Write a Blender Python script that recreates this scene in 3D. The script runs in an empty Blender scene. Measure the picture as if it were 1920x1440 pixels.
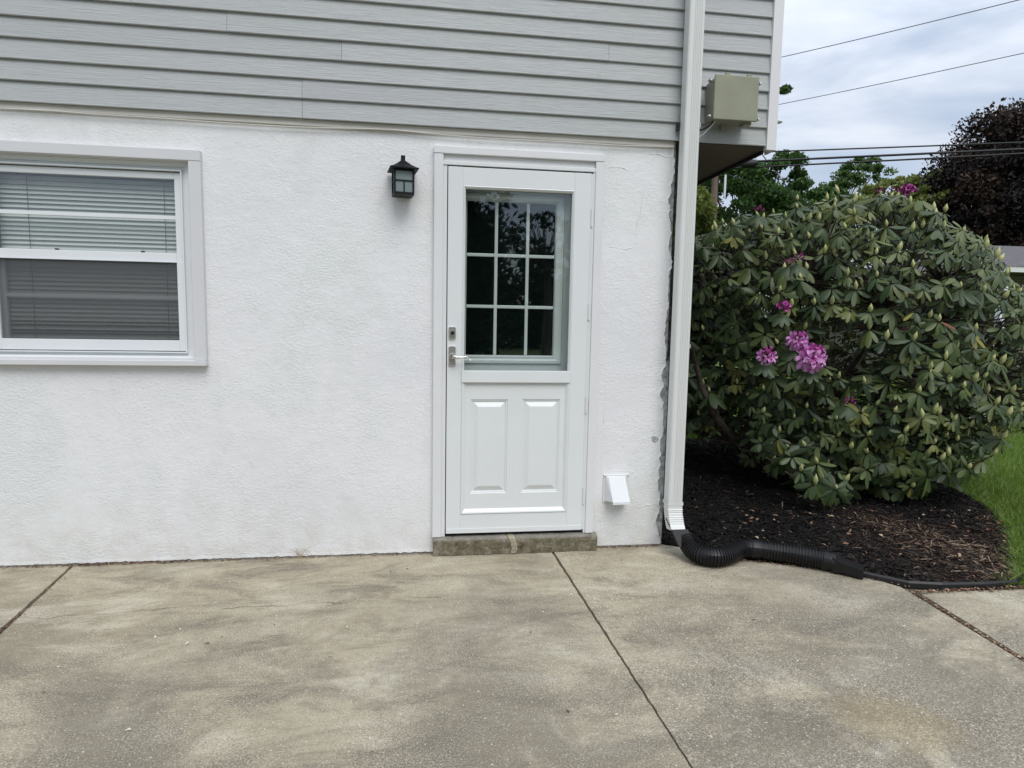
import bpy, math, random
import numpy as np
from mathutils import Vector, Matrix, noise as mnoise
R = math.radians
random.seed(7); rng = np.random.default_rng(7)
S = bpy.context.scene
COL = S.collection

# ------------------------------------------------------------------ camera
cd = bpy.data.cameras.new('camera'); cam = bpy.data.objects.new('camera', cd); COL.objects.link(cam); S.camera = cam
yaw, pit, rol = R(8.07543949), R(5.83368751), R(1.03180308)
F = Vector((math.sin(yaw)*math.cos(pit), math.cos(yaw)*math.cos(pit), -math.sin(pit)))
Rt = Vector((math.cos(yaw), -math.sin(yaw), 0)); U = Rt.cross(F)
rr = math.cos(rol)*Rt + math.sin(rol)*U; uu = -math.sin(rol)*Rt + math.cos(rol)*U
m = Matrix((rr, uu, -F)).transposed().to_4x4(); m.translation = Vector((0, -3.545, 1.345))
cam.matrix_world = m
cd.sensor_fit = 'HORIZONTAL'; cd.sensor_width = 36; cd.lens = 36*1187.617/1920
cd.clip_start = .05; cd.clip_end = 600
S.render.resolution_x = 1024; S.render.resolution_y = 768

# ------------------------------------------------------------------ sky, sun, exposure
SUN_EL, SUN_AZ = R(52), R(168)          # azimuth clockwise from +Y
w = bpy.data.worlds.new('World'); S.world = w; w.use_nodes = True
nt = w.node_tree; nt.nodes.clear(); N = nt.nodes.new; L = nt.links.new
out = N('ShaderNodeOutputWorld')
sky = N('ShaderNodeTexSky'); sky.sky_type = 'NISHITA'; sky.sun_disc = False
sky.sun_elevation = SUN_EL; sky.sun_rotation = SUN_AZ
bg1 = N('ShaderNodeBackground'); bg1.inputs[1].default_value = .11
L(sky.outputs[0], bg1.inputs[0])
tc = N('ShaderNodeTexCoord'); mp = N('ShaderNodeMapping'); mp.inputs['Rotation'].default_value = (R(8), R(-14), R(20))
mp.inputs['Scale'].default_value = (1.1, 1.1, 4.2)
L(tc.outputs['Generated'], mp.inputs[0])
n1 = N('ShaderNodeTexNoise'); n1.inputs['Scale'].default_value = 2.3; n1.inputs['Detail'].default_value = 7; n1.inputs['Roughness'].default_value = .55; n1.inputs['Distortion'].default_value = .35
L(mp.outputs[0], n1.inputs['Vector'])
sep = N('ShaderNodeSeparateXYZ'); L(tc.outputs['Generated'], sep.inputs[0])
# cloud cover: thick overhead, thinner near the horizon
ad = N('ShaderNodeMath'); ad.operation = 'MULTIPLY_ADD'; ad.inputs[1].default_value = .75; L(sep.outputs['Z'], ad.inputs[0]); L(n1.outputs['Fac'], ad.inputs[2])
rp = N('ShaderNodeValToRGB'); rp.color_ramp.elements[0].position = .47; rp.color_ramp.elements[0].color = (.52, .52, .52, 1)
rp.color_ramp.elements[1].position = .82; rp.color_ramp.elements[1].color = (1, 1, 1, 1); L(ad.outputs[0], rp.inputs[0])
bg2 = N('ShaderNodeBackground')
cr = N('ShaderNodeValToRGB'); e = cr.color_ramp.elements
e[0].position = .35; e[0].color = (.46, .54, .67, 1); e[1].position = .66; e[1].color = (.70, .75, .84, 1)
L(n1.outputs['Fac'], cr.inputs[0]); L(cr.outputs[0], bg2.inputs[0])
st = N('ShaderNodeMath'); st.operation = 'MULTIPLY_ADD'; st.inputs[1].default_value = .95; st.inputs[2].default_value = .70; st.use_clamp = False
L(sep.outputs['Z'], st.inputs[0]); L(st.outputs[0], bg2.inputs[1])
mx = N('ShaderNodeMixShader'); L(rp.outputs[0], mx.inputs[0]); L(bg1.outputs[0], mx.inputs[1]); L(bg2.outputs[0], mx.inputs[2])
L(mx.outputs[0], out.inputs[0])
sd = bpy.data.lights.new('sun', 'SUN'); sd.energy = 1.45; sd.angle = R(35); sd.color = (1, .95, .88)
sun = bpy.data.objects.new('sun', sd); COL.objects.link(sun)
sv = Vector((math.sin(SUN_AZ)*math.cos(SUN_EL), math.cos(SUN_AZ)*math.cos(SUN_EL), math.sin(SUN_EL)))
sun.rotation_euler = sv.to_track_quat('Z', 'Y').to_euler()
S.view_settings.view_transform = 'Standard'; S.view_settings.look = 'None'; S.view_settings.exposure = .33; S.view_settings.gamma = 1
S.render.engine = 'CYCLES'

# ------------------------------------------------------------------ helpers
WL = {}
def meta(o, label=None, cat=None, group=None, kind=None):
    if label: o['label'] = label
    if cat: o['category'] = cat
    if group: o['group'] = group
    if kind: o['kind'] = kind
    return o
def empty(name, loc, label, cat, group=None):
    o = bpy.data.objects.new(name, None); COL.objects.link(o); o.location = loc; o.empty_display_size = .1
    WL[o] = Vector(loc); return meta(o, label, cat, group)

class MB:
    """collects polygons in world coordinates"""
    def __init__(s): s.v = []; s.f = []; s.mi = []; s.cur = 0; s.tint = None
    def face(s, pts):
        n = len(s.v); s.v += [tuple(p) for p in pts]; s.f.append(tuple(range(n, n+len(pts)))); s.mi.append(s.cur)
    def quadgrid(s, rows, close=False):
        n0 = len(s.v); nc = len(rows[0])
        for r in rows: s.v += [tuple(p) for p in r]
        for i in range(len(rows)-1):
            for j in range(nc if close else nc-1):
                k = (j+1) % nc
                s.f.append((n0+i*nc+j, n0+i*nc+k, n0+(i+1)*nc+k, n0+(i+1)*nc+j)); s.mi.append(s.cur)
        return n0
    def box(s, x0, x1, y0, y1, z0, z1, mat=None):
        P = [(x0,y0,z0),(x1,y0,z0),(x1,y1,z0),(x0,y1,z0),(x0,y0,z1),(x1,y0,z1),(x1,y1,z1),(x0,y1,z1)]
        if mat: P = [tuple(mat @ Vector(p)) for p in P]
        n = len(s.v); s.v += P
        for q in ((0,3,2,1),(4,5,6,7),(0,1,5,4),(1,2,6,5),(2,3,7,6),(3,0,4,7)):
            s.f.append(tuple(n+i for i in q)); s.mi.append(s.cur)
    def tube(s, pts, rad, n=8, cap=True):
        pts = [Vector(p) for p in pts]; rows = []
        if not isinstance(rad, (list, tuple)): rad = [rad]*len(pts)
        up = Vector((0, 0, 1)); prev = None
        for i, p in enumerate(pts):
            t = (pts[min(i+1, len(pts)-1)] - pts[max(i-1, 0)]).normalized()
            if prev is None:
                a = t.cross(up)
                if a.length < .1: a = t.cross(Vector((1, 0, 0)))
                a.normalize()
            else:
                a = (prev - t*prev.dot(t)).normalized()
            prev = a; b = t.cross(a)
            rows.append([p + rad[i]*(math.cos(2*math.pi*k/n)*a + math.sin(2*math.pi*k/n)*b) for k in range(n)])
        n0 = s.quadgrid(rows, True)
        if cap:
            s.f.append(tuple(n0+k for k in range(n))); s.mi.append(s.cur)
            e0 = n0+(len(rows)-1)*n; s.f.append(tuple(e0+k for k in reversed(range(n)))); s.mi.append(s.cur)
    def nested(s, rects, cap=True):
        """rects: (x0,x1,z0,z1,y) facing -y, each joined to the next"""
        def c(r): x0,x1,z0,z1,y = r; return [(x0,y,z0),(x1,y,z0),(x1,y,z1),(x0,y,z1)]
        for a, b in zip(rects, rects[1:]):
            A, B = c(a), c(b)
            for i in range(4):
                j = (i+1) % 4; s.face([A[i], A[j], B[j], B[i]])
        if cap: s.face(c(rects[-1]))
    def lathe(s, prof, cx, cy, z0=0, n=16):
        s.quadgrid([[(cx+r*math.cos(2*math.pi*k/n), cy+r*math.sin(2*math.pi*k/n), z0+z) for k in range(n)] for r, z in prof], True)
    def build(s, name, mats, parent=None, bevel=0, smooth=False, tint=None):
        base = WL.get(parent, Vector((0, 0, 0)))
        me = bpy.data.meshes.new(name)
        V = np.array(s.v, dtype=float) - np.array(base)
        me.from_pydata(V.tolist(), [], s.f)
        if not isinstance(mats, (list, tuple)): mats = [mats]
        for mm in mats: me.materials.append(mm)
        if len(mats) > 1: me.polygons.foreach_set('material_index', s.mi)
        if smooth: me.polygons.foreach_set('use_smooth', [True]*len(me.polygons))
        if tint is not None: add_tint(me, tint)
        me.validate(); me.update()
        o = bpy.data.objects.new(name, me); COL.objects.link(o)
        if parent is not None: o.parent = parent; WL[o] = base
        else: WL[o] = Vector((0, 0, 0))
        if bevel:
            b = o.modifiers.new('bevel', 'BEVEL'); b.width = bevel; b.segments = 2; b.limit_method = 'ANGLE'; b.angle_limit = R(40)
            b.harden_normals = False
        return o
def add_tint(me, vals):
    """vals: one value per vertex"""
    at = me.attributes.new('tint', 'FLOAT', 'POINT'); at.data.foreach_set('value', np.asarray(vals, dtype=np.float32))
def npmesh(name, V, Fq, mats, parent=None, tint=None, smooth=False, mi=None):
    """V (n,3) and quads or triangles (m,k) as arrays"""
    base = np.array(WL.get(parent, Vector((0, 0, 0))))
    V = np.asarray(V, dtype=np.float32) - base.astype(np.float32)
    k = Fq.shape[1]
    me = bpy.data.meshes.new(name)
    me.vertices.add(len(V)); me.vertices.foreach_set('co', V.ravel())
    me.loops.add(Fq.size); me.loops.foreach_set('vertex_index', Fq.astype(np.int32).ravel())
    me.polygons.add(len(Fq)); me.polygons.foreach_set('loop_start', np.arange(0, Fq.size, k, dtype=np.int32))
    me.update(calc_edges=True)
    if not isinstance(mats, (list, tuple)): mats = [mats]
    for mm in mats: me.materials.append(mm)
    if mi is not None: me.polygons.foreach_set('material_index', np.asarray(mi, dtype=np.int32))
    if smooth: me.polygons.foreach_set('use_smooth', np.ones(len(Fq), dtype=bool))
    if tint is not None: add_tint(me, tint)
    o = bpy.data.objects.new(name, me); COL.objects.link(o)
    if parent is not None: o.parent = parent; WL[o] = Vector(base)
    else: WL[o] = Vector((0, 0, 0))
    return o

# ------------------------------------------------------------------ materials
def mat(name, col, rough=.6, metal=0, spec=.5):
    mm = bpy.data.materials.new(name); mm.use_nodes = True; b = mm.node_tree.nodes['Principled BSDF']
    b.inputs['Base Color'].default_value = (*col, 1); b.inputs['Roughness'].default_value = rough
    b.inputs['Metallic'].default_value = metal; b.inputs['Specular IOR Level'].default_value = spec
    return mm
def nodes(mm): return mm.node_tree.nodes.new, mm.node_tree.links.new, mm.node_tree.nodes['Principled BSDF']
def noisetex(mm, scale, detail=4, rough=.55, stretch=None, dist=0, rot=None):
    N, L, b = nodes(mm)
    t = N('ShaderNodeTexCoord'); n = N('ShaderNodeTexNoise')
    n.inputs['Scale'].default_value = scale; n.inputs['Detail'].default_value = detail; n.inputs['Roughness'].default_value = rough; n.inputs['Distortion'].default_value = dist
    if stretch or rot:
        mp = N('ShaderNodeMapping')
        if stretch: mp.inputs['Scale'].default_value = stretch
        if rot: mp.inputs['Rotation'].default_value = rot
        L(t.outputs['Object'], mp.inputs[0]); L(mp.outputs[0], n.inputs['Vector'])
    else: L(t.outputs['Object'], n.inputs['Vector'])
    return n.outputs['Fac']
def ramp(mm, fac, stops):
    N, L, b = nodes(mm); r = N('ShaderNodeValToRGB'); el = r.color_ramp.elements
    while len(el) < len(stops): el.new(.5)
    for e, (p, c) in zip(el, stops): e.position = p; e.color = (*c, 1) if len(c) == 3 else c
    L(fac, r.inputs[0]); return r.outputs[0]
def mixc(mm, fac, a, b_, mode='MIX'):
    N, L, b = nodes(mm); x = N('ShaderNodeMix'); x.data_type = 'RGBA'; x.blend_type = mode
    for s_, v in ((0, fac), (6, a), (7, b_)):
        if isinstance(v, (int, float)): x.inputs[s_].default_value = v
        elif isinstance(v, tuple): x.inputs[s_].default_value = (*v, 1) if len(v) == 3 else v
        else: L(v, x.inputs[s_])
    return x.outputs[2]
def mathn(mm, op, a, b_=None, c=None):
    N, L, b = nodes(mm); x = N('ShaderNodeMath'); x.operation = op
    for i, v in enumerate((a, b_, c)):
        if v is None: continue
        if isinstance(v, (int, float)): x.inputs[i].default_value = v
        else: L(v, x.inputs[i])
    return x.outputs[0]
def bump(mm, h, strength, dist, prev=None):
    N, L, b = nodes(mm); x = N('ShaderNodeBump'); x.inputs['Strength'].default_value = strength; x.inputs['Distance'].default_value = dist
    L(h, x.inputs['Height'])
    if prev is not None: L(prev, x.inputs['Normal'])
    L(x.outputs[0], b.inputs['Normal']); return x.outputs[0]
def setc(mm, c): N, L, b = nodes(mm); L(c, b.inputs['Base Color'])
def attr(mm, name='tint'):
    N, L, b = nodes(mm); a = N('ShaderNodeAttribute'); a.attribute_name = name; return a.outputs['Fac']
def sepxyz(mm):
    N, L, b = nodes(mm); t = N('ShaderNodeTexCoord'); s_ = N('ShaderNodeSeparateXYZ'); L(t.outputs['Object'], s_.inputs[0]); return s_.outputs

# stucco: thick white masonry paint over rough render
M = {}
m_ = M['stucco'] = mat('white painted stucco', (.80, .81, .83), .62)
big = noisetex(m_, 1.3, 3); mid = noisetex(m_, 9, 5, .6); fine = noisetex(m_, 55, 5, .62, (1, 1, 1.7), .6); finer = noisetex(m_, 150, 3, .6)
c = ramp(m_, big, [(.3, (.735, .74, .755)), (.5, (.80, .80, .81)), (.66, (.765, .785, .78)), (.8, (.79, .79, .80))])
c = mixc(m_, ramp(m_, mid, [(.35, (1, 1, 1)), (.62, (0, 0, 0))]), c, (.72, .735, .76), 'MIX') if False else c
spk = ramp(m_, finer, [(.70, (0, 0, 0)), (.78, (1, 1, 1))]); c = mixc(m_, spk, c, (.66, .68, .70))
X = sepxyz(m_)
low = mathn(m_, 'MULTIPLY', mathn(m_, 'SUBTRACT', .42, X[2]), 1.5)      # splash dirt near the ground
low = mathn(m_, 'MULTIPLY', low, ramp(m_, mid, [(.35, (0, 0, 0)), (.7, (1, 1, 1))]))
lo = nodes(m_)[0]('ShaderNodeClamp'); nodes(m_)[1](low, lo.inputs[0]); lo.inputs[2].default_value = .55
c = mixc(m_, lo.outputs[0], c, (.58, .56, .50))
wear = noisetex(m_, 2.4, 6, .68, (1, 1, .55), 1.0); c = mixc(m_, ramp(m_, wear, [(.52, (0, 0, 0)), (.68, (.6,)*3)]), c, (.685, .70, .69))
c = mixc(m_, ramp(m_, noisetex(m_, 26, 6, .75), [(.70, (0, 0, 0)), (.76, (.7,)*3)]), c, (.50, .49, .46)); setc(m_, c)
patch = ramp(m_, noisetex(m_, 2.6, 5, .65), [(.38, (.12,)*3), (.60, (1, 1, 1))])
b1 = bump(m_, mid, .2, .02); b2 = bump(m_, mathn(m_, 'MULTIPLY', fine, patch), .48, .012, b1); bump(m_, finer, .35, .003, b2)
M['rawstucco'] = m_ = mat('bare grey render', (.42, .42, .41), .9); setc(m_, ramp(m_, noisetex(m_, 30, 5), [(.35, (.22, .215, .2)), (.6, (.50, .50, .49)), (.8, (.6, .6, .6))])); bump(m_, noisetex(m_, 60, 4), .8, .008)
M['crevice'] = m_ = mat('dark crevice tone', (.04, .037, .033), .95); setc(m_, ramp(m_, noisetex(m_, 40, 4), [(.4, (.015, .014, .013)), (.7, (.10, .09, .08))])); bump(m_, noisetex(m_, 60, 4), .8, .01)
# vinyl siding with embossed wood grain
m_ = M['siding'] = mat('grey vinyl siding', (.40, .43, .43), .5)
g = noisetex(m_, 14, 4, .6, (.35, 1, 9), 1.2); g2 = noisetex(m_, 60, 3, .5, (.12, 1, 5), .4); lowf = noisetex(m_, 1.1, 2)
t = attr(m_)
c = ramp(m_, t, [(0, (.39, .40, .415)), (.5, (.42, .435, .44)), (1, (.44, .45, .46))])
c = mixc(m_, ramp(m_, lowf, [(.35, (0, 0, 0)), (.65, (.6, .6, .6))]), c, (.41, .435, .42))
c = mixc(m_, ramp(m_, g, [(.36, (.25,)*3), (.48, (0, 0, 0))]), c, (.35, .365, .37)); setc(m_, c)
bb = bump(m_, g, .55, .006); bump(m_, g2, .5, .002, bb)
def white(name, col, rough=.38, var=.03):
    mm = mat(name, col, rough); n = noisetex(mm, 3.5, 3)
    setc(mm, ramp(mm, n, [(.35, tuple(x*(1-var) for x in col)), (.65, col)])); bump(mm, noisetex(mm, 30, 2), .04, .004); return mm
M['trim'] = white('pale grey trim paint', (.74, .74, .75), .45)
M['door'] = white('white door paint', (.74, .765, .765), .3)
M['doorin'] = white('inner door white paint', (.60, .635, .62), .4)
M['vinyl'] = white('white window vinyl', (.76, .785, .80), .35)
M['spout'] = white('off-white aluminium', (.70, .71, .69), .38)
M['wintrim'] = white('warm grey aluminium cladding', (.66, .66, .67), .45)
M['beige'] = white('beige starter strip', (.62, .60, .55), .6, .12)
M['gap'] = mat('black weatherstrip', (.008, .008, .01), .8)
M['dark'] = mat('dark interior', (.01, .012, .012), .9)
M['soffit'] = mat('brown soffit', (.115, .095, .075), .7)
M['black'] = mat('black lantern metal', (.006, .0065, .008), .5, .0, .25)
M['nickel'] = mat('brushed nickel', (.72, .70, .67), .36, 1)
M['chrome'] = mat('bright screw metal', (.75, .75, .75), .2, 1)
M['frost'] = mat('frosted lantern glass', (.19, .235, .24), .35)
m_ = M['box'] = mat('olive tan enclosure paint', (.27, .275, .19), .45); setc(m_, ramp(m_, noisetex(m_, 8, 3), [(.35, (.255, .26, .185)), (.65, (.285, .29, .205))])); bump(m_, noisetex(m_, 200, 2), .15, .001)
m_ = M['boxside'] = mat('grey tan enclosure side', (.25, .25, .20), .5)
# glass as thin sheet
def glass(name, tintc=(.93, .96, .95), ior=1.5, boost=1.0, base=.0):
    mm = bpy.data.materials.new(name); mm.use_nodes = True; nn = mm.node_tree.nodes; nn.clear(); N = nn.new; L = mm.node_tree.links.new
    o = N('ShaderNodeOutputMaterial'); tr = N('ShaderNodeBsdfTransparent'); tr.inputs[0].default_value = (*tintc, 1)
    gl = N('ShaderNodeBsdfGlossy'); gl.inputs['Roughness'].default_value = .0; gl.inputs[0].default_value = (.95, .97, 1, 1)
    f = N('ShaderNodeFresnel'); ge = N('ShaderNodeNewGeometry'); iv = N('ShaderNodeMapRange'); iv.inputs['To Min'].default_value = ior; iv.inputs['To Max'].default_value = 1/ior
    L(ge.outputs['Backfacing'], iv.inputs['Value']); L(iv.outputs[0], f.inputs[0])         # same reflectance from both sides of the sheet
    mu = N('ShaderNodeMath'); mu.operation = 'MULTIPLY_ADD'; mu.inputs[1].default_value = boost; mu.inputs[2].default_value = base; L(f.outputs[0], mu.inputs[0])
    x = N('ShaderNodeMixShader'); L(mu.outputs[0], x.inputs[0]); L(tr.outputs[0], x.inputs[1]); L(gl.outputs[0], x.inputs[2]); L(x.outputs[0], o.inputs[0])
    # faint waviness of the sheet
    tcx = N('ShaderNodeTexCoord'); nz = N('ShaderNodeTexNoise'); nz.inputs['Scale'].default_value = 2.5; bm_ = N('ShaderNodeBump'); bm_.inputs['Strength'].default_value = .012; bm_.inputs['Distance'].default_value = .02
    L(tcx.outputs['Object'], nz.inputs['Vector']); L(nz.outputs['Fac'], bm_.inputs['Height']); L(bm_.outputs[0], gl.inputs['Normal'])
    return mm
M['stormglass'] = glass('storm glass', (.95, .97, .965), 1.5, 1.25)
M['glass'] = glass('window glass', (.99, 1, .995), 1.5, 1.6)
M['paneglass'] = mat('pane glass painted dark', (.004, .007, .006), .02, 0, .5)  # near-black base colour stands in for the unlit room behind the panes
def screenmat():
    mm = bpy.data.materials.new('insect screen'); mm.use_nodes = True; nn = mm.node_tree.nodes; nn.clear(); N = nn.new; L = mm.node_tree.links.new
    o = N('ShaderNodeOutputMaterial'); tr = N('ShaderNodeBsdfTransparent'); df = N('ShaderNodeBsdfDiffuse'); df.inputs[0].default_value = (.11, .115, .125, 1)
    x = N('ShaderNodeMixShader'); x.inputs[0].default_value = .60; L(tr.outputs[0], x.inputs[1]); L(df.outputs[0], x.inputs[2]); L(x.outputs[0], o.inputs[0]); return mm
M['screen'] = screenmat()
M['slat'] = mat('blind slat', (.52, .55, .52), .5)
# concrete
def concrete(name, tone=1.0, warm=1.0):
    mm = mat(name, (.3, .28, .24), .85, 0, .3)
    big = noisetex(mm, .75, 6, .62, (1, 1, 1), .8); med = noisetex(mm, 3.2, 8, .72, (.6, 1.4, 1), .5); fn = noisetex(mm, 150, 7, .85); fn2 = noisetex(mm, 38, 8, .85); gr = noisetex(mm, 120, 2, .6)
    c = ramp(mm, big, [(.30, (.27, .235, .17)), (.43, (.395, .345, .25)), (.53, (.44, .39, .29)), (.62, (.33, .295, .225)), (.75, (.45, .405, .315))])
    c = mixc(mm, ramp(mm, med, [(.38, (.95,)*3), (.50, (0, 0, 0))]), c, (.215, .185, .14))
    c = mixc(mm, ramp(mm, med, [(.53, (0, 0, 0)), (.66, (.85,)*3)]), c, (.60, .55, .45))
    # darker weathering away from the house, where the slab is walked and driven on
    X = sepxyz(mm); far = mathn(mm, 'MULTIPLY_ADD', X[1], -.85, -.35)
    far = mathn(mm, 'MULTIPLY', far, ramp(mm, noisetex(mm, 1.3, 7, .68, None, .7), [(.42, (0, 0, 0)), (.56, (1, 1, 1))]))
    fc = nodes(mm)[0]('ShaderNodeClamp'); nodes(mm)[1](far, fc.inputs[0]); fc.inputs[2].default_value = .72
    c = mixc(mm, fc.outputs[0], c, (.175, .15, .12))
    c = mixc(mm, ramp(mm, fn2, [(.34, (.75,)*3), (.47, (0, 0, 0))]), c, (.20, .18, .14))
    c = mixc(mm, ramp(mm, fn2, [(.53, (0, 0, 0)), (.68, (.6,)*3)]), c, (.52, .475, .39))
    rgh = mathn(mm, 'ADD', ramp(mm, noisetex(mm, 1.9, 6, .7), [(.38, (.12,)*3), (.60, (.85,)*3)]), mathn(mm, 'MULTIPLY', X[1], -.12))   # laitance worn off in places
    c = mixc(mm, mathn(mm, 'MULTIPLY', rgh, ramp(mm, fn, [(.38, (1,)*3), (.50, (0, 0, 0))])), c, (.13, .11, .085))
    c = mixc(mm, mathn(mm, 'MULTIPLY', rgh, ramp(mm, fn, [(.51, (0, 0, 0)), (.62, (.9,)*3)])), c, (.66, .61, .52))
    c = mixc(mm, ramp(mm, gr, [(.67, (0, 0, 0)), (.70, (1,)*3)]), c, (.85, .82, .75))
    c = mixc(mm, ramp(mm, noisetex(mm, 90, 2, .6, None, .3), [(.25, (.9,)*3), (.29, (0, 0, 0))]), c, (.09, .08, .06))
    # long hairline crack parallel to the house
    wob = mathn(mm, 'MULTIPLY', mathn(mm, 'SUBTRACT', noisetex(mm, 2.2, 6, .6), .5), .28)
    line = mathn(mm, 'ADD', mathn(mm, 'ADD', X[1], wob), .60)
    line = mathn(mm, 'ABSOLUTE', line)
    ln = ramp(mm, line, [(.0, (.85,)*3), (.008, (0, 0, 0))])
    msk = mathn(mm, 'LESS_THAN', X[0], .1); ln2 = mathn(mm, 'MULTIPLY', ln, msk)
    ln2 = mathn(mm, 'MULTIPLY', ln2, ramp(mm, noisetex(mm, 3.1, 2), [(.42, (0, 0, 0)), (.55, (1, 1, 1))]))
    c = mixc(mm, ln2, c, (.10, .09, .075))
    # a yellow rust-coloured stain
    dx = mathn(mm, 'SUBTRACT', X[0], 1.62); dy = mathn(mm, 'SUBTRACT', X[1], -1.72)
    d2 = mathn(mm, 'ADD', mathn(mm, 'MULTIPLY', dx, dx), mathn(mm, 'MULTIPLY', dy, dy))
    c = mixc(mm, ramp(mm, mathn(mm, 'ADD', mathn(mm, 'MULTIPLY', d2, 20), mathn(mm, 'MULTIPLY', mathn(mm, 'SUBTRACT', med, .5), 2.4)), [(0, (.20,)*3), (.9, (0, 0, 0))]), c, (.46, .35, .15))
    if tone != 1: c = mixc(mm, 1.0, c, (tone, tone*warm, tone*warm*.965), 'MULTIPLY')
    setc(mm, c)
    a = bump(mm, fn, .3, .002); a = bump(mm, gr, .3, .0015, a); bump(mm, med, .08, .006, a); return mm
M['concrete'] = concrete('weathered concrete', .95, .995)
m_ = M['step'] = mat('mossy worn concrete step', (.2, .18, .13), .95)
c = ramp(m_, noisetex(m_, 18, 6, .7), [(.32, (.075, .068, .035)), (.48, (.16, .14, .085)), (.62, (.26, .235, .18)), (.75, (.36, .34, .28))])
X = sepxyz(m_); top = ramp(m_, mathn(m_, 'MULTIPLY', X[2], 8), [(.62, (0, 0, 0)), (.82, (.7,)*3)]); c = mixc(m_, top, c, (.33, .31, .29))
c = mixc(m_, ramp(m_, noisetex(m_, 90, 2), [(.66, (0, 0, 0)), (.72, (1, 1, 1))]), c, (.02, .02, .018)); setc(m_, c); bump(m_, noisetex(m_, 45, 5, .7), 1, .012)
M['soil'] = m_ = mat('dark soil', (.02, .017, .014), .95); setc(m_, ramp(m_, noisetex(m_, 25, 5), [(.3, (.006, .005, .005)), (.7, (.03, .024, .02))])); bump(m_, noisetex(m_, 40, 5), 1, .02)
M['jointdirt'] = m_ = mat('joint dirt', (.05, .04, .03), .95); setc(m_, ramp(m_, noisetex(m_, 70, 5, .7), [(.35, (.05, .038, .024)), (.55, (.15, .115, .075)), (.75, (.28, .22, .15))])); bump(m_, noisetex(m_, 60, 4), 1, .01)
# mulch: fresh black dyed bark which has faded brown towards the open right side
m_ = M['mulch'] = mat('bark mulch', (.03, .02, .015), .85, 0, .3)
t = attr(m_); setc(m_, ramp(m_, t, [(0, (.006, .006, .007)), (.35, (.016, .014, .013)), (.55, (.050, .033, .025)), (.8, (.115, .072, .050)), (1, (.36, .27, .19))]))
# lawn
m_ = M['lawn'] = mat('lawn ground', (.06, .1, .02), .9); n = noisetex(m_, .6, 5); n2 = noisetex(m_, 22, 5, .7)
c = ramp(m_, n, [(.3, (.085, .14, .022)), (.7, (.14, .21, .035))]); c = mixc(m_, ramp(m_, n2, [(.35, (.8,)*3), (.6, (0, 0, 0))]), c, (.035, .065, .014)); setc(m_, c); bump(m_, n2, 1, .05)
def leafmat(name, stops, rough=.45, trans=.25, spec=.5):
    mm = mat(name, stops[0][1], rough, 0, spec); N, L, b = nodes(mm); col = ramp(mm, attr(mm), stops); L(col, b.inputs['Base Color'])
    if trans:
        o = mm.node_tree.nodes['Material Output']; tl = N('ShaderNodeBsdfTranslucent'); br = mixc(mm, .4, col, (.16, .25, .03)); L(br, tl.inputs[0])
        x = N('ShaderNodeMixShader'); x.inputs[0].default_value = trans; L(b.outputs[0], x.inputs[1]); L(tl.outputs[0], x.inputs[2]); L(x.outputs[0], o.inputs[0])
    return mm
M['grass'] = leafmat('grass blades', [(0, (.085, .155, .014)), (.6, (.16, .27, .028)), (1, (.28, .36, .08))], .5, .35)
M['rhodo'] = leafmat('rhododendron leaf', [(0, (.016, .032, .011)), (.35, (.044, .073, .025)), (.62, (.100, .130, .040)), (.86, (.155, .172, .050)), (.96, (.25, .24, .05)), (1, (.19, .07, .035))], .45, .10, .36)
M['bud'] = m_ = mat('flower bud scales', (.30, .33, .12), .5); setc(m_, ramp(m_, noisetex(m_, 45, 2), [(.35, (.32, .36, .13)), (.6, (.52, .52, .24)), (.8, (.50, .36, .18))]))
M['pink'] = m_ = mat('lilac pink petals', (.6, .2, .6), .55); setc(m_, ramp(m_, attr(m_), [(0, (.36, .02, .20)), (.45, (.56, .13, .45)), (1, (.72, .38, .70))]))
M['magenta'] = m_ = mat('unopened magenta petals', (.25, .02, .16), .5); setc(m_, ramp(m_, attr(m_), [(0, (.17, .012, .085)), (1, (.42, .06, .30))]))
M['twig'] = m_ = mat('rhododendron bark', (.05, .038, .028), .9); setc(m_, ramp(m_, noisetex(m_, 30, 4), [(.3, (.022, .017, .013)), (.7, (.085, .066, .05))]))
M['bark'] = m_ = mat('tree bark', (.08, .065, .05), .9); setc(m_, ramp(m_, noisetex(m_, 6, 5, .6, (1, 1, .3)), [(.3, (.04, .032, .025)), (.7, (.13, .11, .085))])); bump(m_, noisetex(m_, 14, 4, .6, (1, 1, .2)), .8, .04)
M['maple'] = leafmat('maple leaves', [(0, (.026, .065, .017)), (.6, (.06, .125, .035)), (1, (.13, .20, .06))], .6, .25, .2)
M['lime'] = leafmat('yellow green leaves', [(0, (.11, .13, .03)), (.6, (.19, .22, .055)), (1, (.30, .32, .12))], .6, .3, .2)
M['purple'] = leafmat('purple leaves', [(0, (.008, .006, .007)), (.6, (.018, .012, .011)), (.85, (.045, .026, .016)), (1, (.095, .055, .028))], .6, .0, .2)
M['ever'] = leafmat('evergreen needles', [(0, (.008, .018, .010)), (1, (.02, .035, .018))], .7, .0, .1)
M['pipe'] = m_ = mat('black corrugated plastic', (.006, .006, .007), .38, 0, .35); setc(m_, ramp(m_, noisetex(m_, 9, 4), [(.4, (.005, .005, .006)), (.75, (.014, .013, .013))]))
M['cable'] = mat('black cable', (.012, .012, .013), .6)
M['wire'] = mat('grey wire', (.05, .052, .06), .6)
M['pole'] = m_ = mat('weathered pole wood', (.16, .11, .085), .9); setc(m_, ramp(m_, noisetex(m_, 5, 5, .6, (1, 1, .15)), [(.3, (.11, .075, .058)), (.7, (.21, .155, .125))]))
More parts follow.
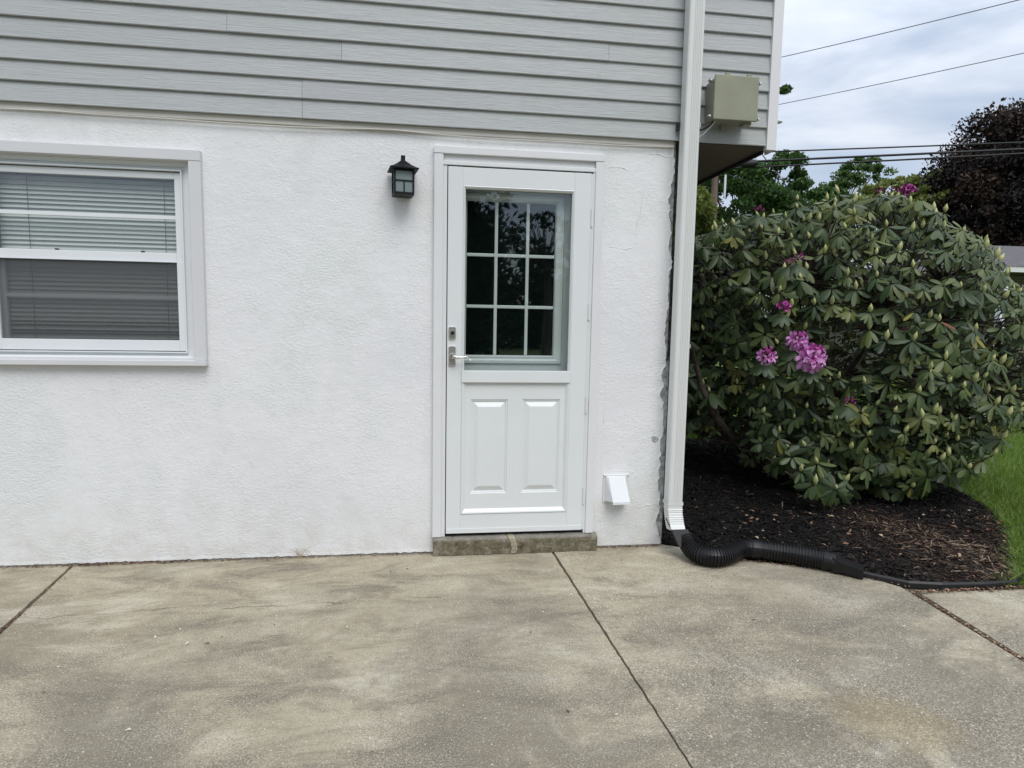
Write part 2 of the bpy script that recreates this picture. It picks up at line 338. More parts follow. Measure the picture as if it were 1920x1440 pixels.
M['roof'] = m_ = mat('grey shingles', (.10, .095, .10), .9); setc(m_, ramp(m_, noisetex(m_, 9, 4, .6, (1, 1, 3)), [(.3, (.075, .07, .075)), (.7, (.13, .12, .125))]))
M['brick'] = m_ = mat('tan brick', (.25, .21, .16), .9)
N, L, b = nodes(m_); bt = N('ShaderNodeTexBrick'); bt.inputs['Color1'].default_value = (.24, .20, .16, 1); bt.inputs['Color2'].default_value = (.17, .145, .12, 1); bt.inputs['Mortar'].default_value = (.30, .28, .25, 1)
bt.inputs['Scale'].default_value = 4; tcx = N('ShaderNodeTexCoord'); mp = N('ShaderNodeMapping'); mp.inputs['Rotation'].default_value = (R(90), 0, 0); L(tcx.outputs['Object'], mp.inputs[0]); L(mp.outputs[0], bt.inputs['Vector']); L(bt.outputs[0], b.inputs['Base Color'])
M['palesiding'] = mat('pale house siding', (.40, .42, .42), .7)
M['pathc'] = m_ = mat('pale driveway concrete', (.62, .61, .58), .85); setc(m_, ramp(m_, noisetex(m_, 3, 5), [(.3, (.55, .54, .51)), (.7, (.66, .65, .62))]))
M['asphalt'] = m_ = mat('street asphalt', (.06, .06, .06), .9); setc(m_, ramp(m_, noisetex(m_, 30, 5), [(.3, (.045, .045, .045)), (.7, (.075, .075, .075))]))
M['edging'] = mat('black plastic edging', (.012, .012, .013), .5)
M['drybit'] = m_ = mat('dry leaf bits', (.2, .12, .06), .8); setc(m_, ramp(m_, attr(m_), [(0, (.05, .03, .02)), (.4, (.16, .075, .04)), (.7, (.35, .20, .12)), (1, (.60, .52, .36))]))
M['petalbit'] = mat('pale dried petal', (.62, .58, .47), .8)
M['darkbit'] = mat('dark bark crumb', (.04, .03, .024), .9)

# ------------------------------------------------------------------ ground
def structure(o, label=None): o['kind'] = 'structure'; return o
mb = MB(); mb.face([(-150, -150, -.03), (250, -150, -.03), (250, 300, -.03), (-150, 300, -.03)])
structure(mb.build('lawn_ground', M['lawn']))
EDGE = [(1.415, .03), (1.50, -.02), (1.602, -.09), (1.72, -.19), (1.83, -.273), (2.041, -.366), (2.194, -.427), (2.354, -.55), (2.50, -.685)]
J1, J2, J3 = .77, -1.86, 2.475
def slab(poly, name='x'):
    pass
mb = MB()
def prism(poly, z0, z1):
    P2 = []                                                      # slightly chipped, uneven edges
    for i in range(len(poly)):
        a, b = poly[i], poly[(i+1) % len(poly)]; Ls = math.hypot(b[0]-a[0], b[1]-a[1]); ns = max(1, min(240, int(Ls/.018)))
        for k in range(ns):
            x = a[0]+(b[0]-a[0])*k/ns; y = a[1]+(b[1]-a[1])*k/ns
            j = .0032*mnoise.noise(Vector((x*23, y*23, z1*90)))+.0022*mnoise.noise(Vector((x*70, y*70, 3))) if k else 0
            P2.append((x+j, y+j*.5))
    poly = P2
    n = len(poly); mb.face([(x, y, z1) for x, y in poly])
    for i in range(n):
        a, b = poly[i], poly[(i+1) % n]; mb.face([(a[0], a[1], z0), (b[0], b[1], z0), (b[0], b[1], z1), (a[0], a[1], z1)])
YB = -6.5
prism([(-5.5, YB), (-1.72, YB), (-1.765, -.744), (J2+.008, .03), (-5.5, .03)], -.15, 0)
prism([(-1.685, YB), (.901, YB), (.811, -1.85), (.745, 0), (.735, .03), (-1.835, .03), (-1.74, -.744)], -.15, 0)
prism([(.914, YB), (2.02, YB), (2.415, -1.397)] + [(2.455, -.70)] + [(x, y) for x, y in reversed(EDGE[:-1])] + [(.752, .03), (.76, 0), (.817, -1.85)], -.15, 0.002)
prism([(2.05, YB), (7, YB), (7, -.80), (3.09, -.785), (2.66, -.765), (2.51, -.735), (2.455, -1.397)], -.15, -.002)
structure(mb.build('patio', M['concrete'], bevel=.006))
mb = MB(); mb.face([(-5.6, YB-.1, -.008), (7.2, YB-.1, -.008), (7.2, -.75, -.008), (2.0, -.3, -.008), (1.4, .02, -.008), (-5.6, .03, -.008)]); structure(mb.build('joint_soil', M['jointdirt']))

# mulch bed ground, a low mound
BED = EDGE + [(2.66, -.72), (2.9, -.735), (3.07, -.74), (3.25, -.60), (3.401, -.414), (3.817, .013), (4.145, .452), (4.36, .939), (4.45, 1.46), (4.40, 2.2), (4.0, 2.9), (3.2, 3.3), (2.2, 3.4), (1.42, 3.4)]
def inpoly(px, py, poly):
    px = np.asarray(px); py = np.asarray(py); c_ = np.zeros(px.shape, bool); n = len(poly)
    for i in range(n):
        x0, y0 = poly[i]; x1, y1 = poly[(i+1) % n]
        if y0 == y1: continue
        t_ = ((y0 > py) != (y1 > py)) & (px < (x1-x0)*(py-y0)/(y1-y0)+x0); c_ ^= t_
    return c_
def pdist(px, py, poly):
    d = np.full(np.shape(px), 9.)
    for i in range(len(poly)):
        a = np.array(poly[i]); b = np.array(poly[(i+1) % len(poly)]); ab = b-a
        t_ = np.clip(((px-a[0])*ab[0]+(py-a[1])*ab[1])/max(ab@ab, 1e-9), 0, 1); d = np.minimum(d, np.hypot(px-a[0]-t_*ab[0], py-a[1]-t_*ab[1]))
    return d
def bedz(x, y):
    d = pdist(x, y, BED); return np.where(inpoly(x, y, BED), .0+.05*np.minimum(1, d/.25)+.03*np.minimum(1, d/.8), -.02)
gx, gy = np.meshgrid(np.linspace(1.4, 4.5, 75), np.linspace(-.78, 3.45, 95)); gz = bedz(gx, gy) - .008 + .012*np.sin(gx*17+gy*5)*np.sin(gy*13)*inpoly(gx, gy, BED) - .03*(~inpoly(gx, gy, BED))
V = np.stack([gx.ravel(), gy.ravel(), gz.ravel()], 1); nx = gx.shape[1]; ny = gx.shape[0]
ii, jj = np.meshgrid(np.arange(nx-1), np.arange(ny-1)); a = (jj*nx+ii).ravel()
structure(npmesh('mulch_bed_soil', V, np.stack([a, a+1, a+nx+1, a+nx], 1), M['soil'], smooth=True))
# bark chips
n = 52000
px_ = rng.uniform(1.4, 4.5, n); py_ = rng.uniform(-.78, 3.0, n)
keep = inpoly(px_, py_, BED) & ((py_ < 1.2) | (rng.random(n) < .35)); px_, py_ = px_[keep], py_[keep]; n = len(px_)
pz_ = bedz(px_, py_) + rng.uniform(-.006, .016, n)
ln = rng.gamma(3, .0105, n)+.008; wd = rng.uniform(.003, .009, n)*(.6+ln*11); th = rng.uniform(.002, .006, n)
yaw_ = rng.uniform(0, 2*np.pi, n); pt = rng.normal(0, .30, n); rl = rng.normal(0, .5, n)
d = np.stack([np.cos(yaw_)*np.cos(pt), np.sin(yaw_)*np.cos(pt), np.sin(pt)], 1)
s_ = np.stack([-np.sin(yaw_)*np.cos(rl), np.cos(yaw_)*np.cos(rl), np.sin(rl)], 1); up = np.cross(d, s_)
P = np.stack([px_, py_, pz_], 1)
L2 = (d*ln[:, None]/2); W2 = s_*wd[:, None]/2; T2 = up*th[:, None]
V = np.stack([P-L2-W2, P-L2*1.1+W2, P-L2*.9+T2, P+L2*.9-W2, P+L2*1.1+W2*.6, P+L2+T2], 1).reshape(-1, 3)
b0 = np.arange(n)*6; Fq = np.concatenate([np.stack([b0+0, b0+3, b0+5, b0+2], 1), np.stack([b0+4, b0+1, b0+2, b0+5], 1), np.stack([b0+1, b0+4, b0+3, b0], 1)])
fade = np.clip((px_-2.15)/1.0, 0, 1)*np.clip((.45-py_+.25*np.sin(px_*5))/.7, 0, 1)
tn = np.clip(rng.beta(1.4, 3.4, n)*.62 + fade*(.27+rng.beta(1.2, 2.0, n)*.88), 0, .97); tn = np.where(rng.random(n) < .012, 1, tn)
meta(npmesh('mulch_chips', V, Fq, M['mulch'], tint=np.repeat(tn, 6)), 'dark bark mulch spread under the rhododendron, faded brown at its right side', 'mulch', kind='stuff')

# grass blades on the lawn near the bed
def blades(name, xs, ys, zs, h, wdt, lean, tn, label):
    n = len(xs); a_ = rng.uniform(0, 2*np.pi, n); la = rng.uniform(0, 2*np.pi, n)
    P = np.stack([xs, ys, zs], 1); W = np.stack([np.cos(a_), np.sin(a_), 0*a_], 1)*wdt[:, None]/2
    D = np.stack([np.cos(la)*lean, np.sin(la)*lean, np.ones(n)], 1)*h[:, None]
    D2 = np.stack([np.cos(la)*lean*2.6, np.sin(la)*lean*2.6, np.ones(n)*1.55-lean*.35], 1)*h[:, None]*.62
    V = np.stack([P-W, P+W, P+D*.55+W*.8, P+D*.55-W*.8, P+D2+W*.12, P+D2-W*.12], 1).reshape(-1, 3)
    b0 = np.arange(n)*6; Fq = np.concatenate([np.stack([b0, b0+1, b0+2, b0+3], 1), np.stack([b0+3, b0+2, b0+4, b0+5], 1)])
    return meta(npmesh(name, V, Fq, M['grass'], tint=np.repeat(tn, 6)), label, 'grass', kind='stuff')
n = 150000
xs = rng.uniform(3.0, 9, n); ys = -.75 + 9.5*rng.random(n)**1.5
k = (~inpoly(xs, ys, BED)) & (xs < 3.4+ (ys+1)*1.6+1.2)
xs, ys = xs[k], ys[k]; n = len(xs); near = pdist(xs, ys, BED) < .12
h = rng.uniform(.045, .085, n)+near*.03
blades('grass', xs, ys, np.full(n, -.03), h, rng.uniform(.003, .0055, n), rng.uniform(.05, .55, n)+near*.3, np.clip(rng.normal(.5, .25, n), 0, 1), 'bright green lawn grass growing up to the mulch bed edge')
n = 60000
xs = rng.uniform(1.5, 12, n); ys = rng.uniform(3.2, 12, n)
k = (~inpoly(xs, ys, BED))&(xs < 2+ys*1.2); xs, ys = xs[k], ys[k]; n = len(xs)
blades('grass', xs, ys, np.full(n, -.03), rng.uniform(.06, .10, n), rng.uniform(.008, .012, n), rng.uniform(.05, .5, n), np.clip(rng.normal(.5, .25, n), 0, 1), 'lawn grass farther back, behind the rhododendron')
# pale walkway and driveway seen through and beside the bush
mb = MB(); mb.face([(3.2, 9.4, -.012), (5.6, 7.2, -.012), (8.2, 4.45, -.012), (13.5, 4.2, -.012), (13.5, 5.1, -.012), (8.7, 5.35, -.012), (6.3, 7.9, -.012), (3.8, 10.2, -.012), (2.2, 15, -.012), (1.2, 15, -.012)])
structure(mb.build('walkway', M['pathc']))
mb = MB(); mb.face([(-60, -21, -.018), (60, -21, -.018), (60, -13.5, -.018), (-60, -13.5, -.018)]); structure(mb.build('street', M['asphalt']))

# black plastic edging along the front of the bed
mb = MB(); pts = [(2.10, -.395), (2.194, -.437), (2.354, -.565), (2.50, -.70), (2.66, -.738), (2.9, -.752), (3.09, -.745), (3.2, -.68)]
mb.quadgrid([[(x-.006, y-.008, -.02), (x-.006, y-.008, .024), (x, y-.002, .034), (x+.004, y+.010, .030), (x+.004, y+.012, -.02)] for x, y in pts])
meta(mb.build('garden_edging', M['edging'], smooth=False), 'low black plastic edging curving along the front of the mulch bed', 'garden edging')

# ------------------------------------------------------------------ the house
HX = 1.432
house = empty('house', (0, 0, 0), 'house with white stucco ground floor and grey lap siding above', 'house')
WX0, WX1, WZ0, WZ1 = -2.20, -1.188, 1.085, 2.115          # window opening
DX0, DX1, DZ0, DZ1 = .095, .955, .10, 2.185               # door opening
SB = 2.357                                                # underside of siding
mb = MB()
def jag(x, s1=37., a=.006): return a*(mnoise.noise(Vector((x*s1, 3.1, 0)))+.6*mnoise.noise(Vector((x*s1*3, 9.1, 0))))
xl = -6.0
def wallrect(x0, x1, z0, z1): mb.face([(x0, 0, z0), (x1, 0, z0), (x1, 0, z1), (x0, 0, z1)])
TOP = 2.40
wallrect(xl, WX0, .4, TOP); wallrect(WX0, WX1, .4, WZ0); wallrect(WX0, WX1, WZ1, TOP); wallrect(WX1, DX0, .4, TOP); wallrect(DX0, DX1, DZ1, TOP)
# ragged foot
def foot(x0, x1):
    n = int((x1-x0)/.012); xs = [x0+(x1-x0)*i/n for i in range(n+1)]
    mb.quadgrid([[(x, jag(x, 9, .006)-.001 if False else -.002, .012+jag(x)) for x in xs], [(x, 0, .03) for x in xs], [(x, 0, .4) for x in xs]])
foot(xl, DX0)
# right hand strip with ragged, flaked corner edge
nz = 260; zs = [.012+(TOP-.012)*i/nz for i in range(nz+1)]
def re(z):
    v = HX - .022 + .026*mnoise.noise(Vector((z*5.5, 1.7, 0))) + .018*mnoise.noise(Vector((z*19, 4.7, 0))) + .007*mnoise.noise(Vector((z*60, 2.2, 0)))
    return min(v, HX-.004)
rows = [[(DX1+.0, 0, zs[i]) for i in range(nz+1)], [(1.28, 0, z) for z in zs], [(re(z)-.018, -.0005, z) for z in zs], [(re(z)-.004, -.005-.004*mnoise.noise(Vector((z*24, 0, 5))), z) for z in zs], [(re(z), .006, z) for z in zs]]
mb.quadgrid([list(r) for r in rows])
# reveals of the openings
for (x0, x1, z0, z1) in ((WX0, WX1, WZ0, WZ1), (DX0, DX1, 0, DZ1)):
    mb.face([(x0, 0, z0), (x0, .2, z0), (x0, .2, z1), (x0, 0, z1)]); mb.face([(x1, 0, z0), (x1, 0, z1), (x1, .2, z1), (x1, .2, z0)])
    mb.face([(x0, 0, z1), (x0, .2, z1), (x1, .2, z1), (x1, 0, z1)]); mb.face([(x0, 0, z0), (x1, 0, z0), (x1, .2, z0), (x0, .2, z0)])
o = mb.build('stucco_wall', M['stucco'], house); o['label'] = 'white painted stucco ground floor wall with flaking right corner'
# masonry body behind the paint skin (hollow, so rooms are dark)
mb = MB()
mb.box(xl, WX0, .008, .2, -.1, TOP); mb.box(WX0, WX1, .008, .2, -.1, WZ0-.003); mb.box(WX0, WX1, .008, .2, WZ1+.003, TOP)
mb.box(WX1, DX0-.002, .008, .2, -.1, TOP); mb.box(DX0, DX1, .008, .2, DZ1+.003, TOP); mb.box(DX1+.002, HX-.012, .008, .2, -.1, TOP)
mb.box(HX-.2, HX-.003, .2, 8.0, -.1, TOP); mb.box(xl, HX-.2, 7.8, 8.0, -.1, TOP); mb.box(xl, xl+.2, .2, 7.8, -.1, TOP)
mb.build('masonry', M['rawstucco'], house)
mb = MB(); mb.box(HX-.03, HX+.003, .012, .05, 1.12, SB+.01); mb.build('corner_crevice', M['crevice'], house)  # dark colour stands in for shade in the open gap at the flaked corner
mb = MB(); mb.box(HX-.03, HX+.003, .011, .05, -.05, 1.12); mb.build('corner_render', M['rawstucco'], house)
mb = MB(); mb.box(xl+.2, HX-.2, .2, 7.8, -.1, -.02); mb.box(xl+.2, HX-.2, .3, 7.8, 2.41, 2.44); mb.box(-2.9, -.5, 1.6, 1.65, 0, 2.4); mb.build('room_floor', M['dark'], house)
# hairline ridges where the render was patched
mb = MB()
def ridge(pts, r=.004):
    P_ = []
    for a, b in zip(pts, pts[1:]):
        for i in range(8):
            t_ = i/8; x = a[0]+(b[0]-a[0])*t_; z = a[1]+(b[1]-a[1])*t_; P_.append((x+jag(z+x, 30, .006), .0005, z+jag(x+z, 25, .006)))
    P_.append((pts[-1][0], .0005, pts[-1][1])); mb = MB(); mb.tube(P_, [r*(.4+.6*abs(mnoise.noise(Vector(p)*30))*2) for p in P_], 5); mb.build('render_ridge', M['stucco'], house)
ridge([(1.232, 2.10), (1.225, 1.98), (1.205, 1.91), (1.197, 1.77), (1.15, 1.755), (1.05, 1.765)]); ridge([(1.03, 2.20), (1.10, 2.205), (1.14, 2.19)])
ridge([(1.055, .96), (1.047, .72), (1.04, .45)], .003); ridge([(1.05, .455), (1.12, .47), (1.24, .46), (1.26, .40)], .004)
ridge([(1.12, .235), (1.22, .245), (1.30, .25), (1.38, .262)], .004); ridge([(1.02, .10), (1.07, .125), (1.10, .13)], .004)
ridge([(1.26, 2.285), (1.30, 2.29), (1.36, 2.275), (1.40, 2.27)], .006); ridge([(1.36, 1.97), (1.385, 1.97), (1.41, 1.985)], .004)
mb = MB(); pp = [(1.345, .665), (1.352, .645), (1.37, .63), (1.385, .64), (1.40, .645), (1.402, .655), (1.385, .66), (1.368, .668), (1.357, .675)]
pp = [(x-.005+jag(x*3+z, 40, .004), z+jag(x+z*3, 50, .004)) for x, z in pp]; mb.face([(x, -.0015, z) for x, z in pp]); mb.build('bare_patch', M['rawstucco'], house)

# siding courses
mb = MB(); tint = []
EX = .0998; ncs = 30; XR = 1.948
seams = {3: [-.42], 2: [], 4: [-.98, 1.0], 1: [-.62], 0: [-.62], 5: [-1.42], 6: [-1.42], 7: [], 8: [.70], 9: [.70, -1.1]}
rs = random.Random(3)
for k_ in range(ncs):
    z0 = SB+k_*EX; z1 = z0+EX+.012
    sm = sorted(seams.get(k_, [rs.uniform(-4, 1.5)])); xs = [xl]+sm+[XR]
    for i in range(len(xs)-1):
        a, b = xs[i]+.0008, xs[i+1]-.0008; of = -.0015*(i % 2); n0 = len(mb.v)
        prof = [(-.012, z0+.004), (-.030, z0), (-.0325, z0+.004), (-.031, z0+.012), (-.020, z0+EX*.9), (-.018, z1)]
        segs = max(2, int((b-a)/.25)); rows = [[(a+(b-a)*j/segs, y+of+.0007*mnoise.noise(Vector((j*.7, k_*3.3, 1))), z) for j in range(segs+1)] for y, z in prof]
        mb.quadgrid(rows); tint += [rs.random()]*(len(mb.v)-n0)
o = mb.build('siding', M['siding'], house, tint=tint); o['label'] = 'grey horizontal lap siding with embossed wood grain'
mb = MB(); mb.box(xl, XR+.05, -.010, .0, SB+.006, SB+3.0); mb.build('sheathing', M['dark'], house)
mb = MB(); mb.box(xl, HX-.03, -.014, -.0005, SB-.030, SB+.003); mb.build('starter_strip', M['beige'], house, bevel=.002)
mb = MB()
P_ = []
for i in range(150):
    x = -2.6+4.0*i/149; P_.append((x, -.020, SB-.030-.012*abs(math.sin(x*1.9+.3))-.006*mnoise.noise(Vector((x*2, 0, 0)))))
mb.tube(P_, .0035, 6); mb.build('sagging_cable', M['beige'], house)
# corner trim, gable end wall, soffit, eaves roof
mb = MB(); mb.box(1.943, 2.002, -.040, -.004, 2.335, 5.4); mb.box(1.990, 2.003, -.0035, .07, 2.335, 5.4); mb.build('corner_trim', M['trim'], house, bevel=.002)
mb = MB(); mb.face([(1.995, .07, SB), (1.995, 8, SB), (1.995, 8, 5.4), (1.995, .07, 5.4)]); mb.face([(xl, 8, SB), (1.995, 8, SB), (1.995, 8, 5.4), (xl, 8, 5.4)]); mb.face([(xl, 0, SB), (xl, 8, SB), (xl, 8, 5.4), (xl, 0, 5.4)])
mb.build('end_wall', M['siding'], house)
mb = MB(); mb.box(HX-.003, 1.99, -.008, 8, SB-.004, SB+.02); mb.build('soffit', M['soffit'], house)
mb = MB(); mb.box(1.955, 1.975, .05, 8, SB-.022, SB-.006); mb.build('soffit_channel', M['gap'], house)
mb = MB()
mb.face([(xl-.4, -.5, 5.35), (2.4, -.5, 5.35), (2.4, 4, 7.2), (xl-.4, 4, 7.2)]); mb.face([(xl-.4, 8.5, 5.35), (2.4, 8.5, 5.35), (2.4, 4, 7.2), (xl-.4, 4, 7.2)])
mb.face([(2.0, 0, 5.4), (2.0, 8, 5.4), (2.0, 4, 7.1)]); mb.box(xl-.4, 2.4, -.5, -.02, 5.25, 5.345); mb.build('roof', M['roof'], house)

# door step
mb = MB(); n0 = 60
def stepx(x, z): return .006*mnoise.noise(Vector((x*14, z*20, 0)))+.003*mnoise.noise(Vector((x*50, z*60, 7)))
prof = [(-.028, -.01), (-.052, .004), (-.050, .03), (-.050, .07), (-.046, .088), (-.034, .098), (-.01, .101), (.10, .103)]
mb.quadgrid([[(.062+.955*i/n0, y+stepx(i*.016, z)*(1 if j < 6 else .3), z+.6*stepx(i*.016+5, z)*(j > 3)) for i in range(n0+1)] for j, (y, z) in enumerate(prof)])
for xx in (.062, 1.017): mb.face([(xx, y, z) for y, z in prof]+[(xx, .1, -.01)])
mb.cur = 1
mb.quadgrid([[(.50+.012*math.sin(z*40)+.034*i, y-.004+stepx(i+z, 1)*.3, z+.002) for i in range(2)] for y, z in prof])
o = mb.build('doorstep', [M['step'], M['concrete']], house, smooth=False); o['label'] = 'worn mossy concrete doorstep with a mortar joint'

# door: casing, storm door, inner door
def casing(name, box_):
    mb = MB(); mb.box(*box_); return mb.build(name, M['trim'], house, bevel=.003)
mb = MB(); mb.box(.057, .107, -.030, .0, .103, 2.222); mb.build('door_casing', M['trim'], house, bevel=.003)
mb = MB(); mb.box(.948, .995, -.030, .0, .103, 2.222); mb.build('door_casing', M['trim'], house, bevel=.003)
mb = MB(); mb.box(.055, .997, -.033, .0, 2.2225, 2.262); mb.box(.107, .948, -.012, .05, 2.186, 2.2223); mb.build('door_casing', M['trim'], house, bevel=.003)
mb = MB(); mb.box(.1072, .128, -.020, .055, .103, 2.186); mb.box(.094, .1072, -.0, .055, .103, 2.186); mb.box(.936, .9478, -.022, .055, .103, 2.186); mb.box(.9478, .957, .0, .055, .103, 2.186)
mb.box(.090, .094, .0, .075, .103, 2.186); mb.box(.957, .960, .0, .075, .103, 2.186); mb.box(.096, .954, -.026, .05, 2.166, 2.1858); mb.build('door_jamb', M['door'], house, bevel=.002)
mb = MB(); mb.box(.1282, .9358, .025, .05, .1045, 2.1655); mb.cur = 0; mb.build('gap_fill', M['gap'], house) if False else None
sx0, sx1, sz0, sz1 = .133, .926, .122, 2.158
gx0, gx1, gz0, gz1 = .229, .820, 1.056, 2.052
storm = None
mb = MB(); yF = -.024
mb.box(sx0, .214, yF, .012, sz0, sz1); mb.box(.834, sx1, yF, .012, sz0, sz1)
mb.box(.2141, .8339, yF+.0002, .012, 2.062, sz1-.0005); mb.box(.2141, .8339, yF+.0002, .012, sz0+.0005, .232)
mb.nested([(.2141, .8339, 1.056, 2.062, yF), (.219, .829, 1.056, 2.056, yF-.004), (.224, .824, 1.056, 2.050, yF+.002), (.229, .819, 1.056, 2.045, yF+.010)], cap=False)
storm = mb.build('storm_door', M['door'], house, bevel=.0015); storm['label'] = 'white storm door, glazed above and panelled below'
mb = MB(); mb.box(.2141, .8339, yF-.010, .012, .990, 1.0558); mb.build('middle_rail', M['door'], storm, bevel=.002)
# lower panel with two raised fields
mb = MB(); yp = yF+.010
ox0, ox1, oz0, oz1 = .2141, .8339, .232, .990
mb.nested([(ox0, ox1, oz0, oz1, yF), (ox0+.006, ox1-.006, oz0+.006, oz1-.001, yF-.005), (ox0+.012, ox1-.012, oz0+.013, oz1-.002, yF-.003), (ox0+.026, ox1-.026, oz0+.030, oz1-.003, yp)], cap=False)
ax0, ax1, az0, az1 = ox0+.026, ox1-.026, oz0+.030, oz1-.003
p1 = (.268, .480, .350, .893); p2 = (.562, .782, .350, .895)
def fr(x0, x1, z0, z1): mb.face([(x0, yp, z0), (x1, yp, z0), (x1, yp, z1), (x0, yp, z1)])
fr(ax0, p1[0], az0, az1); fr(p1[1], p2[0], az0, az1); fr(p2[1], ax1, az0, az1)
for p in (p1, p2):
    fr(p[0], p[1], az0, p[2]); fr(p[0], p[1], p[3], az1)
    def ins(d_, y): return (p[0]+d_, p[1]-d_, p[2]+d_, p[3]-d_, y)
    mb.nested([ins(0, yp), ins(.004, yp+.005), ins(.009, yp+.005), ins(.013, yp+.010), ins(.017, yp+.010), ins(.042, yp-.001), ins(.045, yp-.0015)])
mb.build('lower_panel', M['door'], storm)
mb = MB(); mb.box(sx0+.002, sx1-.002, yF-.004, yF-.0003, sz0+.001, .150); mb.build('sweep', M['door'], storm, bevel=.001)
mb = MB(); mb.box(.216, .832, -.0005, .002, 1.05, 2.058); mb.build('glass', M['stormglass'], storm)
mb = MB(); mb.box(.128, .9358, .014, .018, .103, 2.170); 
mb = MB()
for (a, b, c2, d2) in ((.1282, .1328, .104, 2.165), (.1282, .9358, 2.1585, 2.1658), (.1282, .926, .1035, .1215)): mb.box(a, b, -.004, .03, c2, d2)
mb.build('gap_shade', M['gap'], house)  # black strips stand in for the shaded gap around the storm door
# hinge strip on the right with knuckles
def hinge(z0, z1):
    mb = MB(); mb.tube([(.9335, -.027, z0), (.9335, -.027, z1)], .0055, 8); mb.box(.9262, .9335, -.0255, -.020, z0, z1); mb.build('hinge', M['door'], storm)
for z in (1.868, 1.348, .814, .279): hinge(z, z+.095)
mb = MB(); mb.box(.9264, .9355, -.0235, .0, .125, 2.155); mb.build('hinge_rail', M['door'], storm, bevel=.001)
# handle set
mb = MB(); c0 = .160; z0, z1 = 1.082, 1.187
def rrect(x0, x1, z0, z1, y0, y1, r=.008, n=5):
    pts = []
    for cx, cz, a0 in ((x1-r, z1-r, 0), (x0+r, z1-r, 90), (x0+r, z0+r, 180), (x1-r, z0+r, 270)):
        for i in range(n+1): a = R(a0+90*i/n); pts.append((cx+r*math.cos(a), cz+r*math.sin(a)))
    ctr = ((x0+x1)/2, (z0+z1)/2)
    rows = [[(x, y0, z) for x, z in pts], [(x, y1+.003, z) for x, z in pts], [(ctr[0]+(x-ctr[0])*.88, y1, ctr[1]+(z-ctr[1])*.95) for x, z in pts]]
    n0 = mb.quadgrid(rows, True); mb.f.append(tuple(n0+2*len(pts)+i for i in range(len(pts)))); mb.mi.append(mb.cur)
rrect(.141, .181, z0, z1+.005, yF, yF-.012); hp = mb.build('handle_plate', M['nickel'], storm, smooth=False)
mb = MB(); mb.tube([(c0+.004, yF-.010, 1.135), (c0+.004, yF-.040, 1.135)], .014, 14); mb.tube([(c0+.004, yF-.036, 1.135), (.185, yF-.045, 1.131), (.215, yF-.046, 1.132), (.236, yF-.044, 1.136), (.250, yF-.043, 1.128), (.259, yF-.040, 1.115)], [.012, .0085, .0055, .005, .0045, .003], 8)
mb.build('lever', M['nickel'], storm, smooth=True)
mb = MB(); rrect(.141, .181, 1.232, 1.298, yF, yF-.012); db = mb.build('deadbolt_plate', M['nickel'], storm)
mb = MB(); mb.tube([(.162, yF-.010, 1.264), (.162, yF-.022, 1.264)], .016, 18); mb.build('deadbolt_collar', M['nickel'], storm)
mb = MB(); mb.tube([(.162, yF-.0222, 1.264), (.162, yF-.024, 1.264)], .011, 18); mb.build('keyhole', M['gap'], storm)
# inner door: nine light
idr = None
mb = MB(); yi = .075
lx = [.243, .401, .419, .581, .599, .748]; lz = [1.138, 1.406, 1.424, 1.695, 1.713, 2.000]
mb.box(.10, .2429, yi, yi+.04, .10, 2.185); mb.box(.7481, .95, yi, yi+.04, .10, 2.185); mb.box(.243, .748, yi+.0002, yi+.04, 2.0001, 2.185); mb.box(.243, .748, yi+.0002, yi+.04, .10, 1.1379)
inner = mb.build('inner_door', M['doorin'], house); inner['label'] = 'white nine-light inner door behind the storm glass'
mb = MB(); mb.nested([(.205, .800, 1.088, 2.045, yi-.001), (.210, .795, 1.093, 2.040, yi-.012), (.225, .780, 1.108, 2.025, yi-.014), (.232, .762, 1.118, 2.012, yi-.006), (.240, .752, 1.130, 2.004, yi-.010), (.243, .748, 1.138, 2.0, yi+.004)], cap=False); mb.build('lite_moulding', M['doorin'], inner)
mb = MB()
for a, b in ((lx[1], lx[2]), (lx[3], lx[4])): mb.box(a, b, yi+.002, yi+.02, lz[0]+.001, lz[5]-.001)
for a, b in ((lz[1], lz[2]), (lz[3], lz[4])): mb.box(lx[0]+.001, lx[5]-.001, yi+.003, yi+.019, a, b)
mb.build('muntins', M['doorin'], inner, bevel=.003)
for i in (0, 2, 4):
    for j in (0, 2, 4):
        mb = MB(); mb.box(lx[i]-.001 if i else lx[i], lx[i+1]+.001, yi+.012, yi+.016, lz[j]-.001, lz[j+1]+.001); mb.build('pane', M['paneglass'], inner)

# window
win = None
mb = MB(); mb.box(WX0-.01, -1.1261, -.032, -.0002, 2.118, 2.172); mb.build('window_casing', M['wintrim'], house, bevel=.003)
mb = MB(); mb.box(-1.186, -1.126, -.030, -.0002, 1.1005, 2.1178); mb.build('window_casing', M['wintrim'], house, bevel=.003)
mb = MB(); mb.box(WX0-.07, WX0, -.030, -.0002, 1.1005, 2.1178); mb.build('window_casing', M['wintrim'], house, bevel=.003)
mb = MB(); mb.box(WX0-.07, -1.124, -.046, .0, 1.072, 1.100); mb.box(WX0, WX1, .001, .02, 1.086, 1.112); mb.build('window_sill', M['wintrim'], house, bevel=.003)
mb = MB()
x0, x1, z0, z1 = WX0, WX1, 1.10, 2.114
mb.nested([(x0, x1, z0, z1, .015), (x0+.012, x1-.030, z0+.020, z1-.02, .020), (x0+.012, x1-.030, z0+.020, z1-.02, .028), (x0+.03, x1-.045, z0+.036, z1-.035, .028), (x0+.03, x1-.045, z0+.036, z1-.035, .012), (x0+.036, x1-.052, z0+.042, z1-.042, .012), (x0+.036, x1-.052, z0+.042, z1-.042, .06)], cap=False)
win = mb.build('window', M['vinyl'], house); win['label'] = 'white vinyl double-hung window with closed mini blind'
